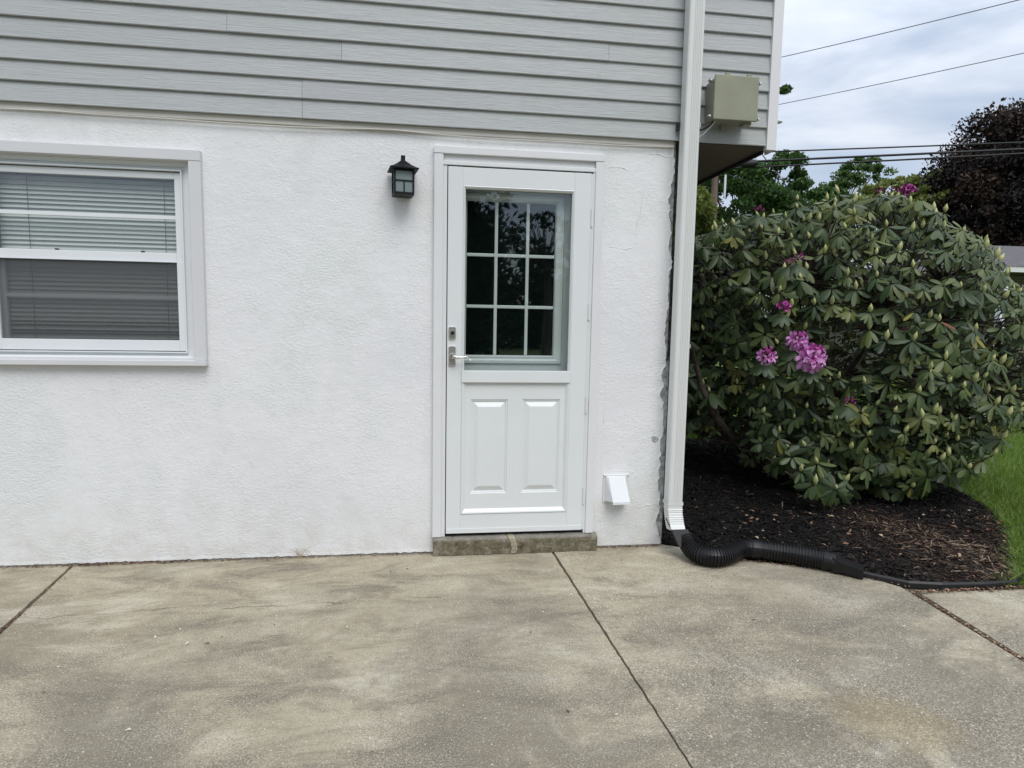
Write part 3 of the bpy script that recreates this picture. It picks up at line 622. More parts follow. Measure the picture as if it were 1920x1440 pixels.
sxl, sxr = WX0+.036, WX1-.052
def sash(name, z0, z1, y, rw, rh0, rh1):
    mb = MB(); mb.box(sxl, sxl+rw, y, y+.025, z0, z1); mb.box(sxr-rw, sxr, y, y+.025, z0, z1)
    mb.box(sxl+rw, sxr-rw, y+.0005, y+.0245, z0, z0+rh0); mb.box(sxl+rw, sxr-rw, y+.0005, y+.0245, z1-rh1, z1)
    return mb.build(name, M['vinyl'], win, bevel=.002)
sash('upper_sash', 1.612, 2.066, .030, .036, .044, .032)
sash('screen_frame', 1.146, 1.6115, .022, .034, .056, .004)
sash('lower_sash', 1.15, 1.66, .062, .045, .05, .03)
mb = MB(); mb.box(sxl+.03, sxr-.03, .042, .046, 1.65, 2.04); mb.build('upper_glass', M['glass'], win)
mb = MB(); mb.box(sxl+.04, sxr-.04, .072, .076, 1.19, 1.64); mb.build('lower_glass', M['glass'], win)
mb = MB(); mb.face([(sxl+.03, .034, 1.20), (sxr-.03, .034, 1.20), (sxr-.03, .034, 1.61), (sxl+.03, .034, 1.61)]); mb.build('insect_screen', M['screen'], win)
mb = MB(); mb.box(sxl+.03, sxr-.03, .034, .0415, 1.829, 1.848); mb.build('glazing_bar', M['vinyl'], win, bevel=.001)
mb = MB(); mb.box(sxl+.04, sxr-.04, .064, .0715, 1.416, 1.434); mb.build('glazing_bar', M['vinyl'], win, bevel=.001)
for x in (-1.86, -1.45):
    mb = MB(); mb.box(x, x+.014, .032, .046, 1.656, 1.664); mb.build('sash_latch', M['gap'], win)
mb = MB(); z = 2.02
i = 0
while z > 1.175:
    lowp = z < 1.30; tilt = R(random.uniform(56, 64) if not lowp else random.uniform(8, 50)); hw = .0135; dz = hw*math.sin(tilt); dy = hw*math.cos(tilt); sag = random.uniform(-.0015, .0015)
    rows = []
    for k_ in range(6):
        u_ = k_/5*2-1; rows.append([(x, .096+dy*u_*1+.0015*(1-u_*u_), z-dz*u_*-1*1.0+sag*(x+1.7)*2) for x in (sxl+.02, -1.7, sxr-.02)])
    mb.quadgrid(rows); z -= .0230 if not lowp else random.uniform(.016, .026); i += 1
mb.build('blind_slats', M['slat'], win, smooth=True)
for x in (-2.0, -1.345): mb = MB(); mb.tube([(x, .0805, 2.04), (x, .0805, 1.18)], .0016, 5); mb.build('blind_cord', M['crevice'], win)

# ------------------------------------------------------------------ wall lantern
lan = empty('wall_lantern', (-.106, -.02, 2.0), 'black wall lantern with frosted glass mounted left of the door', 'wall lamp')
lan.rotation_euler = (0, 0, 0)
RM = Matrix.Translation((-.106, -.078, 0)) @ Matrix.Rotation(R(9), 4, 'Z')
def lb(mb, *b): mb.box(*b, mat=RM)
hw = .048; zb, zt_ = 1.985, 2.112
mb = MB(); mb.box(-.150, -.064, -.014, .001, 1.985, 2.135); mb.box(-.120, -.093, -.04, -.013, 2.02, 2.08); mb.build('back_plate', M['black'], lan, bevel=.002)
mb = MB()
for sx in (-1, 1):
    for sy in (-1, 1): lb(mb, sx*hw-.0045, sx*hw+.0045, sy*hw-.0045, sy*hw+.0045, zb, zt_)
lb(mb, -hw-.004, hw+.004, -hw-.004, hw+.004, zb-.006, zb+.008); lb(mb, -hw, hw, -hw-.003, -hw+.003, 2.100, 2.113); lb(mb, -hw-.003, -hw+.003, -hw, hw, 2.100, 2.113); lb(mb, hw-.003, hw+.003, -hw, hw, 2.100, 2.113)
for (q) in ((-hw, hw, -hw-.003, -hw+.001, 2.048, 2.054), (-.003, .003, -hw-.003, -hw+.001, zb, 2.048), (-hw-.003, -hw+.001, -hw, hw, 2.048, 2.054), (hw-.001, hw+.003, -hw, hw, 2.048, 2.054)): lb(mb, *q)
mb.build('cage', M['black'], lan)
mb = MB(); lb(mb, -hw+.003, hw-.003, -hw+.002, hw-.003, zb+.008, 2.105); mb.build('frosted_glass', M['frost'], lan)
mb = MB(); rows = []
for s_, z in ((.073, 2.108), (.074, 2.114), (.060, 2.121), (.040, 2.134), (.024, 2.148), (.013, 2.158), (.0105, 2.160), (.0105, 2.186), (.0, 2.187)):
    rows.append([RM @ Vector((a*s_, b*s_, z)) for a, b in ((-1, -1), (1, -1), (1, 1), (-1, 1))])
mb.quadgrid(rows, True); mb.face([RM @ Vector((a*.073, b*.073, 2.108)) for a, b in ((-1, 1), (1, 1), (1, -1), (-1, -1))]); mb.build('roof_cap', M['black'], lan)

# ------------------------------------------------------------------ junction box
jb = empty('junction_box', (1.68, -.03, 2.44), 'tan metal junction box on the siding right of the downspout', 'electrical box')
mb = MB(); mb.box(1.565, 1.800, -.150, -.034, 2.455, 2.668); mb.build('housing', M['boxside'], jb, bevel=.003)
mb = MB(); mb.box(1.556, 1.810, -.166, -.151, 2.446, 2.680); mb.build('lid', M['box'], jb, bevel=.004)
for x in (1.62, 1.745):
    mb = MB(); mb.box(x, x+.026, -.158, -.140, 2.668, 2.694); mb.build('hinge_lug', M['box'], jb, bevel=.003)
for x, z in ((1.541, 2.655), (1.541, 2.467), (1.825, 2.655), (1.825, 2.467)):
    mb = MB(); sg = -1 if x < 1.7 else 1; mb.box(min(x-sg*.0, x-sg*.03), max(x, x-sg*.03), -.135, -.128, z-.009, z+.009); mb.tube([(x, -.127, z), (x, -.145, z)], .009, 10); e_ = mb.build('mounting_ear', M['boxside'], jb)
    mb = MB(); mb.tube([(x, -.1451, z), (x, -.152, z)], .0055, 8); mb.build('screw', M['chrome'], jb)
mb = MB(); mb.box(1.655, 1.685, -.06, -.034, 2.425, 2.455); mb.build('bracket', M['boxside'], jb)
mb = MB(); mb.box(1.76, 1.80, -.12, -.06, 2.440, 2.4545); mb.build('cable_gland', M['boxside'], jb)
mb = MB(); mb.tube([(1.59, -.10, 2.46), (1.575, -.09, 2.435), (1.54, -.07, 2.415), (1.50, -.05, 2.408), (1.46, -.045, 2.405)], .0045, 7); mb.build('black_lead', M['cable'], jb, smooth=True)
mb = MB(); mb.tube([(1.60, -.10, 2.46), (1.58, -.09, 2.43), (1.545, -.075, 2.39), (1.51, -.06, 2.365), (1.48, -.05, 2.35)], .003, 7); mb.build('white_lead', M['vinyl'], jb, smooth=True)

# ------------------------------------------------------------------ downspout and drain pipe
ds = empty('downspout', (1.45, -.1, .2), 'ribbed off-white downspout running down the house corner', 'downspout')
def spoutprof(x0, x1, y0, y1):
    # front (y0) carries four fluted ribs on its right half
    p = [(x0+.006, y0)]
    for i in range(5):
        xc = x0+.034+(x1-x0-.045)*i/4.4; p += [(xc-.0045, y0), (xc-.0015, y0-.0035), (xc+.0015, y0-.0035), (xc+.0045, y0)]
    p += [(x1-.004, y0), (x1, y0+.005), (x1, y1), (x0+.002, y1), (x0, y1-.004), (x0, y0+.006)]
    return p
pr = spoutprof(1.413, 1.500, -.125, -.052)
mb = MB(); mb.quadgrid([[(x, y, z) for x, y in pr] for z in (.292, .8, 1.6, 2.4, 5.3)], True); mb.build('pipe', M['spout'], ds)
mb = MB(); mb.quadgrid([[(x+(.002 if x > 1.45 else -.002), y+(-.003 if y < -.08 else .002), z) for x, y in [(1.412, -.125), (1.501, -.125), (1.501, -.052), (1.412, -.052)]] for z in (.285, .305)], True)
mb.build('coupling', M['spout'], ds)
# crimped elbow leaning forward
mb = MB(); rows = []
for i in range(25):
    t_ = i/24; z = .286-.130*t_; yo = -.055*t_*t_; xo = .002*t_*t_; cr_ = .0028*math.sin(i*math.pi*.9)*(1 if 4 < i < 22 else 0)
    rows.append([(1.414+xo-cr_, -.126+yo-cr_, z), (1.499+xo+cr_, -.126+yo-cr_, z+.0), (1.499+xo+cr_, -.054+yo, z-.012*t_), (1.414+xo-cr_, -.054+yo, z-.012*t_)])
mb.quadgrid(rows, True); mb.build('elbow', M['spout'], ds)
mb = MB()
for z in (1.05, 2.75): mb.box(1.405, 1.508, -.1295, -.036, z, z+.0)  if False else None
for z_ in (2.41, 1.20): mb = MB(); mb.box(1.4075, 1.5055, -.1275, -.1262, z_, z_+.022) if z_ > 3 else mb.box(1.5005, 1.5025, -.128, -.05, z_, z_+.022); mb.build('strap', M['spout'], ds)
mb = MB(); mb.box(1.398, 1.412, -.06, -.034, 2.41, 2.45); mb.build('strap', M['crevice'], ds)
dp = empty('drain_pipe', (1.6, -.2, 0), 'black corrugated drain pipe curving from the downspout onto the patio', 'drain pipe')
mb = MB(); rows = []
for t_ in (0, .3, .65, 1):
    cx, cy, cz = 1.459+.036*t_, -.146-.045*t_, .186-.088*t_; hx = .051+.004*t_; hy = .047+.004*t_+.0*t_; rows.append([(cx+sx*hx, cy+sy*hy-.0*sy, cz+sy*.020) for sx, sy in ((-1, -1), (1, -1), (1, 1), (-1, 1))])
mb.quadgrid(rows, True); mb.build('downspout_adapter', M['pipe'], dp, bevel=.004)
ctl = [(1.502, -.185, .108), (1.508, -.225, .082), (1.515, -.275, .066), (1.545, -.325, .060), (1.60, -.352, .060), (1.66, -.345, .060), (1.72, -.312, .062), (1.775, -.275, .066), (1.83, -.262, .068), (1.90, -.280, .066), (1.98, -.318, .064), (2.06, -.362, .062), (2.14, -.412, .060), (2.20, -.455, .059)]
cp = [Vector(c_) for c_ in ctl]
def catmull(P, per=40):
    o = []
    for i in range(len(P)-1):
        p0, p1_, p2_, p3 = P[max(i-1, 0)], P[i], P[i+1], P[min(i+2, len(P)-1)]
        for k_ in range(per):
            t_ = k_/per; o.append(.5*((2*p1_)+(-p0+p2_)*t_+(2*p0-5*p1_+4*p2_-p3)*t_*t_+(-p0+3*p1_-3*p2_+p3)*t_**3))
    o.append(P[-1]); return o
path = catmull(cp); acc = 0; pts = []; rad = []
for i, p in enumerate(path):
    if i: acc += (p-path[i-1]).length
    sm_ = max(0, 1-abs(acc-.53)/.05)                     # smooth cuff where two lengths are joined
    pitch = .0125 if acc < .5 else .0165
    ph = (acc/pitch) % 1; rib = 1 if ph < .55 else 0
    pts.append(p); rad.append(.0475+.0065*(rib*(1-min(1, sm_*1.5)))+.006*min(1, sm_*1.5))
mb = MB(); mb.tube(pts, rad, 24); mb.build('corrugated_hose', M['pipe'], dp, smooth=False)
mb = MB(); a = Vector((2.19, -.448, .059)); b = Vector((2.235, -.482, .056)); mb.tube([a, a+(b-a)*.4, a+(b-a)*.42, b], [.055, .055, .051, .050], 24); mb.build('collar', M['pipe'], dp)
mb = MB(); dirv = Vector((.745, -.665, -.03)).normalized(); sd_ = Vector((0, 0, 1)).cross(dirv).normalized(); rows = []
for t_, w_, h_ in ((0, .045, .043), (.03, .043, .034), (.045, .042, .028), (.15, .042, .024)):
    c_ = Vector((2.228, -.476, .052-.10*t_))+dirv*t_; rows.append([c_+sd_*w_*a_+Vector((0, 0, 1))*h_*b_ for a_, b_ in ((-1, -1), (1, -1), (1, 1), (-1, 1))])
n0 = mb.quadgrid(rows, True)
for j in (-.4, 0, .4):
    for k_ in range(1): c1 = rows[2][3]*(.5-j)+rows[2][2]*(.5+j); c2 = rows[3][3]*(.5-j)+rows[3][2]*(.5+j); mb.tube([c1, c2], .003, 6)
mb.build('end_adapter', M['pipe'], dp, bevel=.002)

# ------------------------------------------------------------------ dryer vent
vt = empty('dryer_vent', (1.14, 0, .3), 'white dryer vent hood low on the wall right of the door', 'dryer vent')
mb = MB(); mb.box(1.056, 1.212, -.010, .002, .280, .447); mb.build('flange', M['stucco'], vt, bevel=.003)
mb = MB(); A = [(1.070, -.012, .436), (1.192, -.012, .436)]
p_ = [(1.068, -.012, .295), (1.068, -.012, .436), (1.080, -.03, .434), (1.090, -.085, .300), (1.082, -.085, .293)]
mb.face([(1.080, -.030, .434), (1.180, -.030, .434), (1.196, -.088, .300), (1.094, -.088, .300)]); mb.face([(1.080, -.030, .434), (1.066, -.012, .438), (1.192, -.012, .438), (1.180, -.030, .434)])
mb.face([(1.066, -.012, .438), (1.080, -.030, .434), (1.094, -.088, .300), (1.066, -.012, .290)]); mb.face([(1.180, -.030, .434), (1.192, -.012, .438), (1.200, -.012, .290), (1.196, -.088, .300)])
mb.face([(1.094, -.088, .300), (1.196, -.088, .300), (1.197, -.085, .293), (1.093, -.085, .293)]); mb.build('hood', M['vinyl'], vt)
for x, z in ((1.063, .438), (1.204, .438)): mb = MB(); mb.tube([(x, -.0101, z), (x, -.014, z)], .004, 8); mb.build('screw', M['nickel'], vt)
mb = MB(); mb.box(1.092, 1.199, -.092, -.083, .288, .2925); mb.build('hood_lip', M['vinyl'], vt)
mb = MB(); mb.face([(1.075, -.013, .294), (1.192, -.013, .294), (1.190, -.07, .297), (1.095, -.07, .297)]); mb.build('flap', M['crevice'], vt)

# ------------------------------------------------------------------ rhododendron
CX, CY, CZ = 3.52, 1.45, 1.02
bush = empty('rhododendron_bush', (CX, CY, 0), 'large rounded rhododendron bush with upright buds and a few lilac-pink flowers', 'shrub')
def envelope(u):
    """surface point for unit direction array u (n,3)"""
    rx = np.where(u[:, 0] < 0, 1.50, 1.58); ry = np.where(u[:, 1] < 0, 1.32, 1.35); rz = np.where(u[:, 2] > 0, 1.33, .86)
    p = 3.2-1.2*np.tanh(u[:, 0]*2.5); q = (np.abs(u)**p[:, None]).sum(1)**(-1/p)
    P = u*q[:, None]*np.stack([rx, ry, rz], 1)
    # lumps
    f = np.array([1+.15*mnoise.noise(Vector(x)*2.3)+.08*mnoise.noise(Vector(x)*5.3+Vector((9, 0, 0))) for x in u])
    P = P*f[:, None]
    P[:, 2] *= np.where((P[:, 2] > 0) & (P[:, 0] > 0), 1-.98*(np.minimum(P[:, 0], 1.4)/1.62)**2, 1)
    tl_ = np.where(P[:, 0] < 0, (np.abs(P[:, 0])/1.5)**1.6, 0); P[:, 1] = P[:, 1]*(1-.42*tl_)+.40*tl_
    return P + np.array([CX, CY, CZ])
def poisson(n, r, layer):
    u = rng.normal(size=(n, 3)); u /= np.linalg.norm(u, axis=1)[:, None]
    P = envelope(u); C0 = np.array([CX, CY, CZ]); P = C0+(P-C0)*(layer*rng.uniform(.93, 1.045, (len(P), 1)))
    keep = []; grid = {}
    for i, p in enumerate(P):
        if p[2] < .10: continue
        if p[2] < .50 and p[0] < 2.5: continue          # bare, dark legs on the left
        if p[2] < .30 and (p[1] > .9 or p[0] > 3.6): continue
        if p[0] < 1.56+.10: continue
        if p[0] > 4.1 and p[2] > 1.75: 
            if rng.random() < .25: continue
        sparse = p[0] < 2.5 and p[2] < 1.35 and rng.random() < .2
        if sparse: continue
        k4 = 4.445/(p[1]+3.545); xe = p[0]*k4; ze = 1.345+(p[2]-1.345)*k4        # the right shoulder falls away
        if ze > np.interp(xe, [1.9, 2.1, 2.6, 3.07, 3.5, 3.95, 4.3, 4.55, 4.75, 5.1], [1.88, 2.01, 2.14, 2.26, 2.34, 2.20, 2.0, 1.82, 1.60, 1.2])+rng.normal(0, .035): continue
        gap = mnoise.noise(Vector(p)*2.6+Vector((3, 0, 7)))
        if gap > .30 and layer > .8: continue
        g_ = tuple((p/r).astype(int)); ok = True
        for a in (-1, 0, 1):
            for b in (-1, 0, 1):
                for c_ in (-1, 0, 1):
                    for q in grid.get((g_[0]+a, g_[1]+b, g_[2]+c_), ()):
                        if ((P[q]-p)**2).sum() < r*r: ok = False; break
                    if not ok: break
                if not ok: break
            if not ok: break
        if ok: keep.append(i); grid.setdefault(g_, []).append(i)
    return P[keep], u[keep]
W1, U1 = poisson(16000, .100, 1.0); W2, U2 = poisson(5000, .17, .86); W3, U3 = poisson(2500, .22, .68)
lowleft = [(2.45, .32, .46), (2.36, .36, .58), (2.30, .46, .74), (2.56, .22, .30), (2.70, .20, .27), (2.34, .52, .52), (2.62, .30, .42), (2.72, .32, .20), (2.88, .42, .16), (2.60, .28, .33), (2.48, .26, .38), (2.42, .36, .46), (2.80, .26, .30)]
W1 = np.concatenate([W1, np.array(lowleft)]); U1 = np.concatenate([U1, np.tile([[-.2, -.8, -.3]], (len(lowleft), 1))])
WP = np.concatenate([W1, W2, W3]); WU = np.concatenate([U1, U2, U3]); nW1 = len(W1)
print('whorls', len(W1), len(W2), len(W3))
# leaf template: along x, 6 stations, 3 across
ST = np.array([0, .12, .32, .58, .80, .94, 1.0]); WDT = np.array([.08, .40, .84, 1.0, .84, .46, .05])
def make_leaves(P, A, Ldir, length, width, droop, fold):
    """P base, A approx normal, Ldir direction; arrays"""
    n = len(P); X_ = Ldir/np.linalg.norm(Ldir, axis=1)[:, None]
    Y_ = np.cross(A, X_); Y_ /= np.linalg.norm(Y_, axis=1)[:, None]+1e-9; Z_ = np.cross(X_, Y_)
    V = np.zeros((n, 7, 3, 3))
    for i, (s__, w__) in enumerate(zip(ST, WDT)):
        ctr = P + X_*(length*s__)[:, None]*.985 - Z_*(length*droop*s__**2)[:, None] + X_*.012*0
        hw_ = (width*w__/2)[:, None]
        V[:, i, 0] = ctr - Y_*hw_ - Z_*hw_*fold[:, None]; V[:, i, 1] = ctr; V[:, i, 2] = ctr + Y_*hw_ - Z_*hw_*fold[:, None]
    base = np.arange(n)[:, None]*21; fs = []
    for i in range(6):
        for j in range(2): a = i*3+j; fs.append(base+np.array([[a, a+3, a+4, a+1]]))
    return V.reshape(-1, 3), np.concatenate(fs)
lp, la_, ld, ll, lw, ldr, lf, lt = [], [], [], [], [], [], [], []
AX = []
for i, (p, u) in enumerate(zip(WP, WU)):
    o_ = Vector(u); o_.z *= .6; ax = (o_.normalized()*.78 + Vector((0, 0, .62)) + Vector(rng.normal(0, .22, 3))).normalized(); AX.append(ax)
    t1 = ax.orthogonal().normalized(); t2 = ax.cross(t1); k_ = rng.integers(7, 11) if i < nW1 else rng.integers(6, 9); ph = rng.uniform(0, 6.28)
    wt = rng.normal(.42, .15) + .18*np.clip((p[0]-3.6)/1.0, 0, 1) - .20*np.clip((2.7-p[0])/.6, 0, 1) + .05*np.clip((p[2]-1.6)/.6, 0, 1)  # left-side darkness put into the leaf tint; yellower right, lighter top
    young = rng.random() < .012; big_ = rng.choice([.62, .8, .95, 1.05, 1.2])*rng.uniform(.92, 1.08)*(1-.22*np.clip((p[0]-3.3)/1.0, 0, 1))
    for j in range(k_):
        a = ph+2*math.pi*j/k_+rng.normal(0, .18); el = rng.uniform(-.42, .42) - .12
        d_ = (t1*math.cos(a)+t2*math.sin(a))*math.cos(el) + ax*math.sin(el); d_ = d_ + Vector((0, 0, -.45+rng.normal(0, .16))); d_.normalize()
        lp.append(tuple(Vector(p)+d_*.012)); la_.append(tuple(ax+Vector(rng.normal(0, .12, 3)))); ld.append(tuple(d_)); ll.append(rng.uniform(.070, .132)*big_); lw.append(rng.uniform(.029, .043)*big_)
        ldr.append(rng.uniform(-.04, .34)); lf.append(rng.uniform(.0, .5)); t_ = wt+rng.normal(0, .09)
        if young: t_ = .88
        r_ = rng.random()
        if r_ < .006: t_ = .96
        elif r_ < .008: t_ = 1.0
        else: t_ = min(t_, .90)
        lt.append(t_)
FL = [((2.41, .28, 1.245), .062, 16, 'pink', 1), ((2.495, .25, 1.13), .086, 24, 'pink', 1), ((2.215, .30, 1.135), .056, 12, 'pink', .9), ((2.31, .30, 1.451), .045, 12, 'magenta', .45),
      ((2.395, .30, 1.765), .038, 9, 'magenta', .3), ((2.345, .32, 1.742), .030, 8, 'magenta', .35), ((3.66, .95, 2.37), .060, 16, 'magenta', .4), ((2.40, .85, 2.16), .035, 9, 'magenta', .25),
      ((2.70, .13, .855), .034, 9, 'magenta', .25), ((3.485, .30, 1.517), .030, 8, 'magenta', .25), ((3.50, .20, 1.035), .034, 6, 'pink', .7), ((3.115, .20, 1.325), .022, 7, 'magenta', .3), ((3.35, .85, 2.33), .036, 9, 'magenta', .3), ((3.50, .9, 2.36), .034, 9, 'magenta', .3)]
for (p, s_, n_, mt, op) in FL:                                # collars of leaves under the flowers
    ax = Vector((-.15, -.45, .85)).normalized(); t1 = ax.orthogonal().normalized(); t2 = ax.cross(t1); p0 = Vector(p)-Vector((0, -.02, s_*.75))
    for j in range(9):
        a = 2*math.pi*j/9; d_ = (t1*math.cos(a)+t2*math.sin(a))+Vector((0, 0, -.55)); d_.normalize()
        lp.append(tuple(p0+d_*.01)); la_.append(tuple(ax)); ld.append(tuple(d_)); k7 = .7+s_*4; ll.append(rng.uniform(.10, .13)*min(1, k7)); lw.append(rng.uniform(.034, .044)); ldr.append(rng.uniform(.05, .25)); lf.append(.25); lt.append(rng.uniform(.12, .36))
A3 = lambda x: np.array(x, dtype=float)
Vl, Fl = make_leaves(A3(lp), A3(la_), A3(ld), A3(ll), A3(lw), A3(ldr), A3(lf))
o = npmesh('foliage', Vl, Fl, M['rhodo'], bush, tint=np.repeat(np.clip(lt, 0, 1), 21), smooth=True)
# stems
mb = MB(); base = Vector((3.25, 1.45, .02)); mains = []
for i in range(15):
    a = 2*math.pi*i/15+.3; tgt = Vector((CX+1.05*math.cos(a)*(1 if math.cos(a) > 0 else 1.15), CY+.85*math.sin(a), random.uniform(.75, 1.75))); b0_ = base+Vector((.16*math.cos(a), .16*math.sin(a), 0))
    P_ = []
    for k_ in range(9):
        t_ = k_/8; q = b0_.lerp(tgt, t_); q.z = b0_.z+(tgt.z-b0_.z)*(t_**1.25) + .10*math.sin(t_*3.1); q += Vector((mnoise.noise(Vector((i*3.3, t_*3, 0))), mnoise.noise(Vector((i*3.3, t_*3, 5))), 0))*.10; P_.append(q)
    mb.tube(P_, [.030-.019*k_/8 for k_ in range(9)], 7); mains += P_[2:]
# a thick limb lying low on the left
mb.tube([(3.05, 1.35, .10), (2.75, 1.2, .20), (2.45, 1.12, .42), (2.25, 1.05, .62), (2.10, 1.0, .86), (2.02, 1.02, 1.15)], [.040, .036, .032, .028, .022, .015], 8); mains += [Vector((2.45, 1.12, .42))]
MP = np.array([tuple(v) for v in mains])
for i, (p, ax) in enumerate(zip(WP, AX)):
    if i >= nW1 and rng.random() < .3: continue
    pv = Vector(p); dd = ((MP-p)**2).sum(1); dd += np.where(MP[:, 2] > p[2]-.02, .3, 0); q = Vector(MP[int(dd.argmin())]); mid_ = pv - ax*.11 + Vector((0, 0, -.02)); m2 = mid_.lerp(q, .5)+Vector(rng.normal(0, .04, 3))
    if (pv-q).length > .75: q = mid_.lerp(q, .35); m2 = mid_.lerp(q, .5)
    mb.tube([pv+ax*.004, mid_, m2, q], [.0032, .0042, .0062, .0085], 5, cap=False)
mb.build('branches', M['twig'], bush, smooth=True)
# flower buds
def budmesh():
    mb = MB(); n = 9; prof = [(.002, -.004), (.0085, .004), (.0125, .016), (.0130, .026), (.0095, .038), (.004, .050), (.0004, .058)]
    rows = []
    for r_, z in prof: rows.append([((r_*(1+.10*(k_ % 2)))*math.cos(2*math.pi*k_/n+z*14), (r_*(1+.10*(k_ % 2)))*math.sin(2*math.pi*k_/n+z*14), z) for k_ in range(n)])
    mb.quadgrid(rows, True)
    me = bpy.data.meshes.new('flower_bud'); me.from_pydata(mb.v, [], mb.f); me.materials.append(M['bud']); me.polygons.foreach_set('use_smooth', [True]*len(me.polygons)); return me
bm0 = budmesh(); bv = np.array([v.co[:] for v in bm0.vertices]); bf = [tuple(p.vertices) for p in bm0.polygons]
camp = np.array([0, -3.545, 1.345])
vis = [(float(np.linalg.norm(WP[i]-camp)), i) for i in range(nW1) if ((camp-WP[i])@(WU[i]/np.array([1.5, 1.3, 1.2]))) > -.3 and rng.random() < (.55 if WP[i][0] > 2.45 else .22)]
vis.sort(); restV = []; restF = []
# pixel area proxies: the nearest are largest
for rank, (dist, i) in enumerate(vis):
    ax = (AX[i]*.6+Vector((0, 0, .8))+Vector(rng.normal(0, .16, 3))).normalized(); sc = rng.uniform(.75, 1.25); q = ax.to_track_quat('Z', 'Y') @ Vector((0, 0, 1)).to_track_quat('Z', 'Y'); pos = Vector(WP[i])+AX[i]*.006
    Mx = Matrix.Translation(pos) @ ax.to_track_quat('Z', 'Y').to_matrix().to_4x4() @ Matrix.Diagonal((sc, sc, sc*rng.uniform(.9, 1.15), 1))
    if rank < 100:
        o = bpy.data.objects.new('flower_bud', bm0); COL.objects.link(o); o.parent = bush; o.matrix_local = Matrix.Translation(-WL[bush]) @ Mx
    else:
        Mn = np.array(Mx); vv = bv@Mn[:3, :3].T+Mn[:3, 3]; n0 = sum(len(v) for v in restV); restV.append(vv); restF += [tuple(n0+k_ for k_ in f) for f in bf]
if restV:
    mb = MB(); mb.v = [tuple(v) for v in np.concatenate(restV)]; mb.f = restF; mb.mi = [0]*len(restF); o = mb.build('more_flower_buds', M['bud'], bush, smooth=True); o['kind'] = 'stuff'
# flowers
def floret(mb, tl, c0, d, size, open_=1.0):
    d = d.normalized(); t1 = d.orthogonal().normalized(); t2 = d.cross(t1); ph = random.uniform(0, 6.28)
    for k_ in range(5):
        a = ph+k_*2*math.pi/5
        rad = t1*math.cos(a)+t2*math.sin(a); sd_ = d.cross(rad)
        prof = [(0, 0, .10), (.40, .14*open_, .20), (.74, .42*open_, .38), (.95, .84*open_, .42), (1.0-.12*open_, 1.16*open_, .12)]
        rows = []
        for q, (al, ro, wd_) in enumerate(prof):
            ctr = c0+d*al*size+rad*ro*size; rf = .05*size*random.uniform(-1, 1)
            rows.append([ctr-sd_*wd_*size*.55+d*rf, ctr-d*.05*size*(q > 2), ctr+sd_*wd_*size*.55-d*rf]); tl += [((.15, .35, .7, .9, .8)[q] if open_ > .35 else .05+.12*q)+random.uniform(-.08, .08)]*3
        mb.quadgrid(rows)
def truss(pos, size, nfl=16, mt='pink', open_=1.0, ax=(-.3, -.75, .55)):
    mb = MB(); tl = []; A_ = Vector(ax).normalized(); c0 = Vector(pos)
    for k_ in range(nfl):
        z = 1-1.15*(k_+.5)/nfl; r_ = math.sqrt(max(0, 1-z*z)); a = k_*2.4+random.uniform(-.2, .2)
        loc = Vector((r_*math.cos(a), r_*math.sin(a), z)); d_ = A_.to_track_quat('Z', 'Y') @ loc
        op = open_*(1 if mt != 'pink' else (random.uniform(.75, 1.1) if d_.z < .42 else .18)); floret(mb, tl, c0+d_*size*.38, d_, size*.62*random.uniform(.8, 1.2)*(1.15 if op < .3 else 1), op)
    return mb.build('flower_truss', M[mt], bush, smooth=True, tint=np.clip(tl, 0, 1))
def onray(px, py, off=0.0, Y=None):
    pass
random.seed(5)
for i, (p, s_, n_, mt, op) in enumerate(FL): truss(p, s_, n_, mt, op, (-.35, -.8, .5) if mt == 'pink' else (-.1, -.25, 1))
# striped grassy plant behind the left side of the bush
gp = empty('liriope_tuft', (3.2, 3.9, 0), 'tuft of long arching grassy leaves behind the bush near the downspout', 'plant')
n = 420; a_ = rng.uniform(0, 6.28, n); V = []; Fs = []
bx = 3.15+rng.normal(0, .22, n); by = 3.9+rng.normal(0, .15, n); Ln = rng.uniform(.3, .5, n)
for i in range(n):
    n0 = len(V); dx, dy = math.cos(a_[i]), math.sin(a_[i])
    for k_ in range(6):
        t_ = k_/5; w_ = .006*(1-t_*.9); x = bx[i]+dx*Ln[i]*t_*.8; y = by[i]+dy*Ln[i]*t_*.8; z = .02+Ln[i]*(1.5*t_-1.15*t_*t_); V += [(x-dy*w_, y+dx*w_, z), (x+dy*w_, y-dx*w_, z)]
    for k_ in range(5): Fs.append((n0+2*k_, n0+2*k_+1, n0+2*k_+3, n0+2*k_+2))
npmesh('leaves', np.array(V), np.array(Fs), M['grass'], gp, tint=np.repeat(rng.choice([.2, .5, 1.0], n), 12))

# ------------------------------------------------------------------ litter
def chipmesh(name, mt, L_, W_):
    mb = MB(); mb.quadgrid([[(-L_, -W_*.2, .001), (-L_, W_*.3, .002)], [(-L_*.2, -W_, .004), (-L_*.1, W_, .006)], [(L_*.5, -W_*.8, .003), (L_*.5, W_*.9, .007)], [(L_, -.1*W_, .002), (L_, .2*W_, .003)]])
    me = bpy.data.meshes.new(name); me.from_pydata(mb.v, [], mb.f); me.materials.append(mt); return me
cm1 = chipmesh('fallen_petal', M['petalbit'], .010, .004); cm2 = chipmesh('bark_crumb', M['darkbit'], .012, .0025)
def scatter(me, name, n, label, cat, group, pts):
    for i, (x, y) in enumerate(pts):
        o = bpy.data.objects.new(name, me); COL.objects.link(o); o.location = (x, y, .003); o.rotation_euler = (0, 0, rng.uniform(0, 6.28)); k_ = rng.uniform(.45, 1.1); o.scale = (k_, k_, k_); meta(o, label, cat, group)
